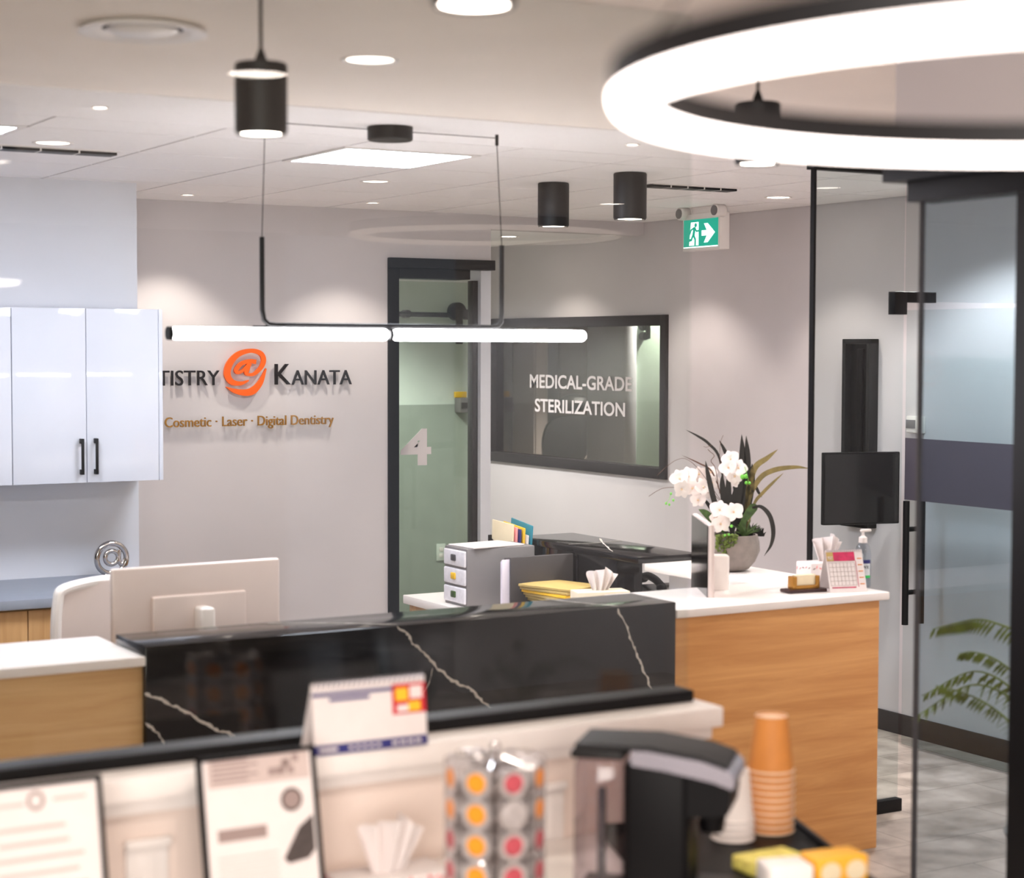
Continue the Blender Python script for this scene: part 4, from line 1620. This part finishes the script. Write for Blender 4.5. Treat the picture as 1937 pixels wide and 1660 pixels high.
t.build('wire_anchor', BLACKM, ll)
MB().lathe([(0, zt - .046), (.072, zt - .046), (.077, zt - .042), (.077, zt), (0, zt)], n=40).build('canopy', BLACKM, ll)


# ring pendants
def ring(loc, Rin, tube, lb, estr_mat, cord_top):
    c = thing('ring_pendant', lb, 'pendant lamp', loc)
    Rm = Rin + tube / 2
    n = 96
    # luminous lower half round, black housing above
    t = bmesh.new()
    mb = MB()
    prof = [(Rin, 0), (Rin, -.004)] + [(Rm - tube / 2 * math.cos(a), -.004 - tube * .42 * math.sin(a)) for a in [math.pi * k / 10 for k in range(1, 10)]] + [(Rin + tube, -.004), (Rin + tube, 0)]
    mb.lathe(prof, n=n)
    mb.build('ring_diffuser', estr_mat, c)
    mb = MB()
    h = tube * .8
    mb.lathe([(Rin - .001, -.002), (Rin - .001, h), (Rin + tube + .001, h), (Rin + tube + .001, -.002), (Rin + tube - .002, .002), (Rin + .002, .002), (Rin - .001, -.002)], n=n)
    mb.build('housing', BLACKS, c)
    mb = MB()
    for k in range(3):
        a = R(25 + 120 * k)
        mb.tube([(Rm * math.cos(a), Rm * math.sin(a), h), (.02 * math.cos(a), .02 * math.sin(a), cord_top - .02)], .0012, 6)
    mb.build('suspension_wire', BLACKM, c)
    MB().lathe([(0, cord_top - .03), (.07, cord_top - .03), (.075, cord_top - .025), (.075, cord_top), (0, cord_top)], n=32).build('canopy', BLACKM, c)
    return c


dz = .205
ring((5.72 * dz, 4.938 * dz, 1.9 + dz), 1.832 * dz + .008, .030, 'large glowing ring pendant lamp filling the upper right', RINGG, ZF - 1.9 - dz)
ring((4.37, -.89, 2.45), .60, .05, 'second glowing ring pendant lamp at the back of the waiting side', glow('ring_diffuser_soft', (255, 232, 214), 1.0), ZF - 2.45)

# ------------------------------------------------------------------ near sliding glass door
nd = tag(MB().build('door_1', BLACKM), kind='structure')
t = MB()
t.box(XD - .02, XD + .08, 2.5, 3.660, 2.337, 2.380, .002)
t.box(XD - .005, XD + .09, 2.5, 3.582, 2.281, 2.337, .002)
t.build('track', BLACKM, nd)
MB().box(XD + .02, XD + .032, 2.6, 3.556, .015, 2.285).build('door_pane', GL_NEAR, nd)
MB().box(XD + .018, XD + .034, 3.553, 3.558, .015, 2.285).build('edge_trim', DGREY, nd)
MB().box(XD - .01, XD + .09, 2.6, 3.195, 0, 2.281, .003).build('post', BLACKM, nd)

# ------------------------------------------------------------------ fern behind the glass door
fc = at(5.5, 2030, 1420)
fp_ = thing('potted_fern', 'green potted fern with drooping fronds behind the sliding glass door', 'plant', (fc.x, fc.y, 0))
MB().lathe([(0, 0), (.13, 0), (.15, .02), (.19, .42), (.2, .44), (.175, .44), (.165, .40), (0, .40)], n=36).build('pot', TERRA, fp_)
MB().lathe([(0, .42), (.16, .40), (0, .395)], n=30).build('soil', SOIL, fp_)
FO = Vector((fc.x, fc.y, 0))


def frond(pts, ln, n=40, wv=.0115):
    t = MB()
    S = spline(pts, 8)
    N = len(S)
    t.tube(S, [lerp(.006, .0015, i / (N - 1)) for i in range(N)], 6)
    for k in range(n):
        u = .12 + .86 * k / (n - 1)
        i = int(u * (N - 1))
        p = S[i]
        d = (S[min(i + 1, N - 1)] - S[max(i - 1, 0)]).normalized()
        sd = d.cross(Vector((0, 0, 1))).normalized()
        l = ln * (math.sin(math.pi * min(1, .15 + .8 * (1 - u) + .05)) * .6 + .4) * (1 - .4 * u)
        for s_ in (-1, 1):
            for fo, lf in ((0.0, 1.0),):
                dirv = (sd * s_ * .55 + d * .55 + Vector((0, 0, -.75))).normalized()
                e = p + dirv * l + Vector((0, 0, -.12 * l))
                m_ = p.lerp(e, .5) + Vector((0, 0, .06 * l))
                w_ = d.cross(dirv).normalized() * wv * .5 + d * wv * .35
                t.ribbon([p - d * wv * .2, m_ - w_, e], [p + d * wv * .2, m_ + w_, e + d * .0005], .0008)
    return t.build('frond', FERN, fp_)


top = Vector((0, 0, .42))


def fl(x, y, d):
    return at(d, x, y) - FO


frond([top, top + Vector((-.03, .0, .35)), fl(1990, 1205, 5.5), fl(1925, 1192, 5.52), fl(1860, 1172, 5.55), fl(1810, 1178, 5.58), fl(1763, 1190, 5.6)], .075)
frond([top, top + Vector((-.02, -.02, .3)), fl(1985, 1330, 5.45), fl(1925, 1278, 5.4), fl(1880, 1245, 5.42), fl(1840, 1233, 5.45), fl(1815, 1236, 5.46)], .055, 32)
frond([top, top + Vector((-.05, .0, .12)), fl(1975, 1440, 5.4), fl(1915, 1370, 5.35), fl(1865, 1330, 5.35), fl(1815, 1308, 5.38), fl(1770, 1296, 5.4)], .06, 34)
for k in range(6):
    a = R(-70 + 45 * k)
    dd_ = Vector((math.cos(a), math.sin(a), 0))
    frond([top, top + dd_ * .12 + Vector((0, 0, .35)), top + dd_ * .3 + Vector((0, 0, .48)), top + dd_ * .5 + Vector((0, 0, .38))], .07, 20)

# ------------------------------------------------------------------ coffee bar
zl, zk = 1.10, .85
pw = MB()
pw.box(-1.2, 2.455, 3.29, 3.41, 0, zl - .045)
struct('wall_coffee_bar', pw, mat('bar_wall', (228, 212, 202), .45, noise=.01, nscale=4))
lg = MB()
lg.box(-1.2, 2.478, 3.249, 3.42, zl - .045, zl, .004)
lg.box(-1.2, 2.465, 3.272, 3.295, zl - .075, zl - .045, .004)
struct('trim_2', lg, WHITEQ)
gf = tag(MB().build('window_3', BLACKM), kind='structure')
MB().box(-1.2, 2.462, YG - .006, YG + .006, zl + .01, ZF).build('glass_pane', GL_FRONT, gf)
MB().box(-1.2, 2.455, YG - .04, YG + .035, zl, zl + .026, .002).build('bottom_rail', BLACKM, gf)
cn = thing('coffee_counter', 'white coffee bar counter along the low wall under the glass', 'counter', (.3, 2.62, 0))
MB().box(-1.5, 2.0, 0, .665, zk - .04, zk, .004).build('worktop', WHITEQ, cn)
MB().box(-1.5, 1.92, .05, .66, .1, zk - .041, .003).build('carcass', WALLW, cn)
for k in range(3):
    d = MB().box(.02 + k * .63, .64 + k * .63, .03, .049, .12, zk - .06, .002).build('door', WALLW, cn)
    MB().box(.5 + k * .63, .51 + k * .63, .0, .03, .6, .75, .002).build('handle', BLACKM, d)
MB().box(-1.5, 1.9, .1, .6, 0, .1).build('plinth', BLACKS, cn)


def outlet(p0, p1, lb):
    c = thing('outlet_cover', lb, 'outlet', ((p0.x + p1.x) / 2, 3.29, p0.z - .075), 0, 'outlets on the coffee bar wall')
    hw = .042
    MB().box(-hw, hw, -.008, 0, -.065, .065, .003).build('cover_plate', PLASTW, c)
    MB().box(-hw - .003, hw + .003, -.02, 0, .058, .075, .004).build('hood', PLASTW, c)
    MB().box(-.018, .018, -.011, -.007, -.045, .045, .003).build('socket', PLASTW, c)


outlet(on(1, 3.29, 1005, 1482), on(1, 3.29, 1060, 1482), 'white outlet cover on the coffee bar wall right of the pod carousel')
outlet(on(1, 3.29, 222, 1590), on(1, 3.29, 330, 1590), 'white outlet cover on the coffee bar wall between the two sign holders')


# sign holders
def sign_holder(loc, rz, lb, kindp):
    c = thing('sign_holder', lb, 'sign holder', loc, rz, 'framed signs on the coffee bar')
    w_, h_, lean = .238, .295, R(-11)
    T = Matrix.Rotation(lean, 4, 'X')
    t = MB(T)
    bw = .009
    t.box(-w_ / 2, w_ / 2, 0, .012, h_ - bw, h_, .002).box(-w_ / 2, w_ / 2, 0, .012, 0, bw, .002).box(-w_ / 2, -w_ / 2 + bw, 0, .012, 0, h_, .002).box(w_ / 2 - bw, w_ / 2, 0, .012, 0, h_, .002).box(-w_ / 2, w_ / 2, .008, .013, 0, h_)
    t.build('frame', BLACKP, c)
    MB(T).box(-w_ / 2 + bw, w_ / 2 - bw, .005, .008, bw, h_ - bw).build('sheet', PAPER, c)
    MB().prism([(-.02, .012, .0), (.02, .012, .0), (.02, .10, 0), (-.02, .10, 0)], (0, 0, .003)).prism([(-.02, .05, .22), (.02, .05, .22), (.02, .1, .0), (-.02, .1, .0)], (0, .004, 0)).build('easel', BLACKP, c)
    t = MB(T)
    yy0, yy1 = .0042, .0052
    if kindp == 2:
        t.m(0).box(-.10, .105, yy0, yy1, .235, .292)
        t.m(1)
        for k in range(5):
            t.box(-.092, -.02 + .02 * (k % 2), yy0 - .001, yy1, .244 + .009 * k, .248 + .009 * k)
        for k in range(7):
            cx, cz_ = .055 + random.uniform(-.03, .03), .265 + random.uniform(-.015, .02)
            t.box(cx - .006, cx + .006, yy0 - .001, yy1, cz_ - .007, cz_ + .007)
        cyl_c = Vector((.064, yy0, .198))
        t.m(2).cyl(cyl_c, cyl_c + Vector((0, -.001, 0)), .022, n=28)
        t.m(1).cyl(cyl_c + Vector((0, -.001, 0)), cyl_c + Vector((0, -.0015, 0)), .017, n=28)
        t.box(-.088, .01, yy0, yy1, .135, .158)
        t.m(2).prism([(.04, yy0, .09), (.075, yy0, .145), (.105, yy0, .165), (.105, yy0, .1), (.09, yy0, .085), (.05, yy0, .08)], (0, -.001, 0))
        t.m(0)
        for k in range(8):
            t.box(-.09, .03, yy0, yy1, .02 + .012 * k, .023 + .012 * k)
    else:
        t.m(0)
        t.box(-.08, -.02, yy0, yy1, .255, .261).box(.03, .09, yy0, yy1, .258, .264)
        t.m(1)
        for k in range(14):
            a = 2 * math.pi * k / 14
            t.box(.0 + .013 * math.cos(a) - .003, .013 * math.cos(a) + .003, yy0, yy1, .262 + .014 * math.sin(a) - .003, .262 + .014 * math.sin(a) + .003)
        t.m(0)
        for k, (a, b) in enumerate(((-.08, .05), (-.07, .055), (-.085, .08), (-.085, .07), (-.085, .085), (-.085, .02))):
            t.box(a, b, yy0, yy1, .212 - .026 * k, .219 - .026 * k)
    t.build('print', [mat('pale_ink', (196, 180, 175), .7, noise=.02) if 'pale_ink' not in MATS else MATS['pale_ink'], INK, INKD], c, 0)
    return c


tl, tr = on(1, 3.19, 377, 1445), on(1, 3.19, 585, 1415)
sign_holder(((tl.x + tr.x) / 2 - .0, 3.19 - .065, zk), 0, 'black framed flyer with a round badge beside the calendar', 2)
tr1 = on(1, 3.19, 183, 1470)
sign_holder((tr1.x - .1225, 3.19 - .095, zk), 0, 'black framed letter at the left edge of the coffee bar', 1)

# desk calendar on the ledge
p = on(2, zl, 695, 1412)
c1, c2 = on(1, 3.262, 590, 1425), on(1, 3.262, 800, 1400)
fcx = (c1.x + c2.x) / 2
cal = thing('desk_calendar', 'white desk calendar with red picture and blue strips on the coffee bar ledge', 'calendar', (fcx, 3.262, zl), R(-2))
cw, chh, tl = (c2.x - c1.x), .138, .018


def fq(mb, u0, u1, v0, v1, off=.0012):
    a = [on_face(u0, v0, off), on_face(u1, v0, off), on_face(u1, v1, off), on_face(u0, v1, off)]
    mb.prism(a, Vector((0, chh, -tl)).normalized() * .0005)


MBc = MB()
MBc.prism([(-cw / 2, -tl, 0), (cw / 2, -tl, 0), (cw / 2, 0, chh), (-cw / 2, 0, chh)], (0, .002, 0))
MBc.prism([(-cw / 2, .055, 0), (cw / 2, .055, 0), (cw / 2, 0, chh), (-cw / 2, 0, chh)], (0, -.002, 0))
MBc.box(-cw / 2, cw / 2, -tl, .055, 0, .002)
MBc.build('stand', PAPER, cal)
t = MB()
fq(t, 0, 1, 0.0, .14)
fq(t, .0, .72, .82, .87)
fq(t, .15, .5, .74, .79)
t.m(1)
fq(t, .70, 1.0, .47, .90)
t.m(2)
fq(t, .73, .84, .66, .84, .002)
fq(t, .84, .95, .50, .64, .002)
t.m(3)
fq(t, .04, .20, .05, .09, .002)
for k in range(5):
    fq(t, .30 + .06 * k, .335 + .06 * k, .05, .09, .002)
for k in range(4):
    fq(t, .68 + .07 * k, .73 + .07 * k, .05, .09, .002)
fq(t, .86, .97, .68, .86, .002)
fq(t, .74, .84, .5, .60, .002)
t.build('print', [NAVY, RED, YELLOW, PAPER], cal, 0)
t = MB()
for k in range(22):
    x = -cw / 2 + .008 + k * (cw - .016) / 21
    t.tube([Vector((x, .006 * math.cos(a), chh - .003 + .008 * math.sin(a))) for a in [2 * math.pi * j / 8 for j in range(8)]], .0014, 5, closed=True)
t.build('spiral', SILVER, cal)

# tissue box under the ledge
tbx = on(1, 3.17, 726, 1640)
tissue_box('tissue_box', 'pink patterned tissue box with white tissue between calendar and pod carousel', (tbx.x, 3.15, zk), 0, .23, .115, .03, [PAPER, PINK, RED], .115)

# pod carousel
cc = at(3.2, 936, 1560)
ca_ = thing('pod_carousel', 'chrome wire carousel rack holding coffee pods', 'pod rack', (cc.x, cc.y, zk))
t = MB()
t.tube([Vector(p) for p in circ(40, .10, (0, 0, .008))], .004, 8, closed=True)
t.tube([Vector(p) for p in circ(24, .03, (0, 0, .008))], .003, 8, closed=True)
for k in range(6):
    a = R(60 * k)
    t.tube([(.03 * math.cos(a), .03 * math.sin(a), .008), (.10 * math.cos(a), .10 * math.sin(a), .008)], .003, 6)
t.build('base', CHROME, ca_)
t = MB()
t.cyl((0, 0, .008), (0, 0, 1.196 - zk), .005, n=12)
t.sphere((0, 0, 1.205 - zk), .010, n=14)
t.build('post', CHROME, ca_)
HEAD = math.atan2(-cc.y, -cc.x)
rows = [.226, .173, .120, .067, .0]
rows = [1.158 - zk - .054 * k for k in range(5)]
RP = .083
t = MB()
for cI in range(8):
    a = HEAD + R(22.5 + 45 * cI)
    for z in rows:
        c_ = Vector((math.cos(a) * RP, math.sin(a) * RP, z))
        n_ = Vector((math.cos(a), math.sin(a), 0))
        s_ = Vector((-math.sin(a), math.cos(a), 0))
        t.tube([c_ + (s_ * math.cos(b) + Vector((0, 0, 1)) * math.sin(b)) * .0265 for b in [2 * math.pi * k / 16 for k in range(16)]], .0013, 5, closed=True)
    for sg_ in (-1, 1):
        s_ = Vector((-math.sin(a), math.cos(a), 0)) * .0265 * sg_
        p_ = Vector((math.cos(a) * RP, math.sin(a) * RP, 0)) + s_
        t.tube([p_ + Vector((0, 0, .01)), p_ + Vector((0, 0, 1.186 - zk)), Vector((0, 0, 1.192 - zk))], .0013, 5)
t.build('wire_cage', CHROME, ca_)


def pod_proto(name, m, lb):
    c = thing(name, lb, 'coffee pod', (0, 0, 0), 0, 'coffee pods in the carousel')
    T = Matrix.Rotation(R(90), 4, 'Y')
    MB(T).lathe([(0, -.043), (.017, -.043), (.0185, -.04), (.0235, -.002), (.0275, -.001), (.0275, .001), (0, .001)], n=28).build('cup', FOIL, c)
    MB(T).lathe([(0, .0018), (.0165, .0018), (.0175, .001)], n=24).build('lid_label', m, c)
    return c


colname = ['front right', 'right side', 'rear right side', 'rear right', 'rear left', 'rear left side', 'left side', 'front left']
rowname = ['top', 'second', 'third', 'fourth', 'bottom']
protos = {}
for cI in range(8):
    ang = HEAD + R(22.5 + 45 * cI)
    cn_ = colname[cI]
    for rI, z in enumerate(rows):
        if cI == 7:
            key, m_ = 'yellow', PODY
        elif cI == 0:
            key, m_ = 'red', PODR
            if rI == 1:
                key, m_ = 'silver', FOIL
        elif cI in (1, 6):
            key, m_ = ('orange', PODO) if rI < 2 else ('red', PODR)
        else:
            key, m_ = 'orange', PODO
        lb = '%s label coffee pod, %s row of the %s carousel column' % (key, rowname[rI], cn_)
        pos = (cc.x + math.cos(ang) * RP, cc.y + math.sin(ang) * RP, zk + z)
        if key not in protos:
            o = pod_proto('coffee_pod', m_, lb)
            o.location = pos
            o.rotation_euler = (0, 0, ang)
            protos[key] = o
        else:
            dup(protos[key], pos, lb, ang)

# serving tray, rotated on the counter end
ta, tb = on(2, zk + .01, 1490, 1543), on(2, zk + .01, 1630, 1652)
e = (ta - tb).normalized()
s2 = Vector((e.y, -e.x, 0))
tr_o = tb - s2 * 0.0
rz = math.atan2(e.y, e.x) - math.pi / 2
tr = thing('serving_tray', 'black serving tray under the coffee machine and cups', 'tray', (tb.x, tb.y, zk), rz)
MB().box(-.44, 0, -.12, .42, 0.001, .012, .004).box(-.44, 0, -.12, -.108, .012, .022, .003).box(-.44, 0, .408, .42, .012, .022, .003).box(-.012, 0, -.12, .42, .012, .022, .003).build('tray', BLACKP, tr)
ZT = zk + .0125


# cups
def cup_proto(name, mo_, lb, grp, h=.118, rt=.049, rbm=.035, mi=CUPRIM):
    c = thing(name, lb, 'cup', (0, 0, 0), 0, grp)
    # upside down: rim at z=0
    MB().lathe([(rt - .0015, 0), (rt, .001), (rbm, h), (rbm - .003, h), (rbm - .0035, h - .006), (0, h - .006)], n=36).build('wall', mo_, c)
    MB().tube([Vector(p) for p in circ(36, rt + .0006, (0, 0, .0024))], .0024, 8, closed=True).build('rim', mi, c)
    MB().lathe([(0, h - .004), (rbm - .004, h - .004), (rbm - .0005, h + .0015), (rbm - .003, h + .0015)], n=36).build('base', mi, c)
    return c


cp = on(2, ZT, 1457, 1570)
ordn = ['bottom', 'second from the bottom', 'third from the bottom', 'fourth from the bottom', 'fifth from the bottom', 'fifth from the top', 'fourth from the top', 'third from the top', 'second from the top', 'top']
k0 = None
for k in range(10):
    lb = 'brown paper cup upside down, %s of the tall stack' % ordn[k]
    pos = (cp.x, cp.y, ZT + .0005 + k * .0146)
    if k0 is None:
        k0 = cup_proto('paper_cup', CUPB, lb, 'brown paper cups in the tall stack')
        k0.location = pos
    else:
        dup(k0, pos, lb)
cp2 = on(2, ZT, 1386, 1585)
k1 = None
for k in range(4):
    lb = 'white paper cup upside down, %s of the short stack beside the coffee machine' % ['bottom', 'lower middle', 'upper middle', 'top'][k]
    pos = (cp2.x, cp2.y, ZT + .0005 + k * .0138)
    if k1 is None:
        k1 = cup_proto('paper_cup', CUPW, lb, 'white paper cups in the short stack', h=.105, rt=.044, rbm=.034, mi=CUPW)
        k1.location = pos
    else:
        dup(k1, pos, lb)

# coffee machine: front towards the right
mx0, mx1 = 1107, 1398
mc = on(2, zk + .012, 1330, 1690)
cm = thing('coffee_machine', 'black pod coffee machine with silver band and clear water tank', 'coffee machine', (1.985, 2.815, ZT), R(-45))
# local: +x is the machine's front
MB().box(-.05, .075, -.072, .072, 0, .27, .016, 4).build('body', BLACKP, cm)
t = MB()
pf = [(.03, .165), (.135, .175), (.15, .19), (.152, .235), (.14, .262), (.03, .272)]
t.prism(spline([Vector((x, -.066, z)) for x, z in pf], 4), (0, .132, 0))
t.build('brew_head', BLACKP, cm)
t = MB()
pf = [(-.035, .272), (-.03, .262), (.03, .256), (.12, .240), (.157, .228), (.162, .236), (.160, .252), (.15, .262), (.10, .277), (.0, .290), (-.03, .290)]
t.prism([Vector((x, -.078, z)) for x, z in pf], (0, .156, 0))
t.build('silver_band', SILVER, cm)
t = MB()
pf = [(-.14, .286), (.0, .291), (.10, .278), (.148, .264), (.146, .271), (.10, .286), (.0, .299), (-.14, .297)]
t.prism([Vector((x, -.072, z)) for x, z in pf], (0, .144, 0))
t.build('lid', BLACKS, cm)
MB().box(.06, .15, -.065, .065, 0, .03, .008, 3).build('drip_tray', BLACKS, cm)
MB().cyl((.11, 0, .13), (.11, 0, .17), .022, .028).build('nozzle', BLACKP, cm)
MB().box(-.145, -.052, -.076, .076, .014, .27, .02, 4).build('water_tank', GL_TANK, cm)
MB().box(-.145, -.052, -.076, .076, 0, .013, .005).build('tank_base', BLACKP, cm)
MB().box(-.148, -.045, -.08, .08, .27, .286, .006, 3).build('tank_lid', BLACKS, cm)
MB().box(-.11, -.095, -.01, .01, .02, .20, .004).build('filter_tube', DGREY, cm)

# tea packets on the tray
T1 = Matrix.Translation(tr.location) @ Matrix.Rotation(rz, 4, 'Z')


def on_tray(name, lb, u, v, rot, sx, sy, sz, mm, cat, extra=None):
    p_ = T1 @ Vector((u, v, .0126))
    c = thing(name, lb, cat, p_, rz + rot)
    MB().box(-sx / 2, sx / 2, -sy / 2, sy / 2, 0, sz, .006, 3).build('carton', mm, c)
    if extra:
        extra(c)
    return c


def ovals(c):
    t = MB()
    for s_ in (-1, 1):
        t.prism([(.028 * s_ + .022 * math.cos(a), -.0355, .028 + .02 * math.sin(a)) for a in [2 * math.pi * k / 24 for k in range(24)]], (0, -.0008, 0))
    t.build('emblem', CREAM, c)


on_tray('tea_box', 'orange yellow tea box with two pale ovals at the tray corner', -.075, -.045, R(12), .115, .07, .056, mat('tea_orange', (240, 176, 50), .55, noise=.03), 'box', ovals)
on_tray('sugar_box', 'white carton on the tray left of the orange yellow tea box', -.185, -.075, R(4), .09, .075, .052, CUPW, 'box')
on_tray('tea_packet', 'yellow tea packet lying behind the white carton', -.175, .055, R(20), .13, .075, .03, mat('tea_yellow', (238, 214, 110), .6, noise=.15, nscale=60), 'packet')
on_tray('sugar_packet', 'pale pink packet lying on the tray before the brown cups', -.09, .085, R(-15), .085, .055, .012, mat('packet_pink', (238, 216, 214), .6, noise=.03), 'packet')
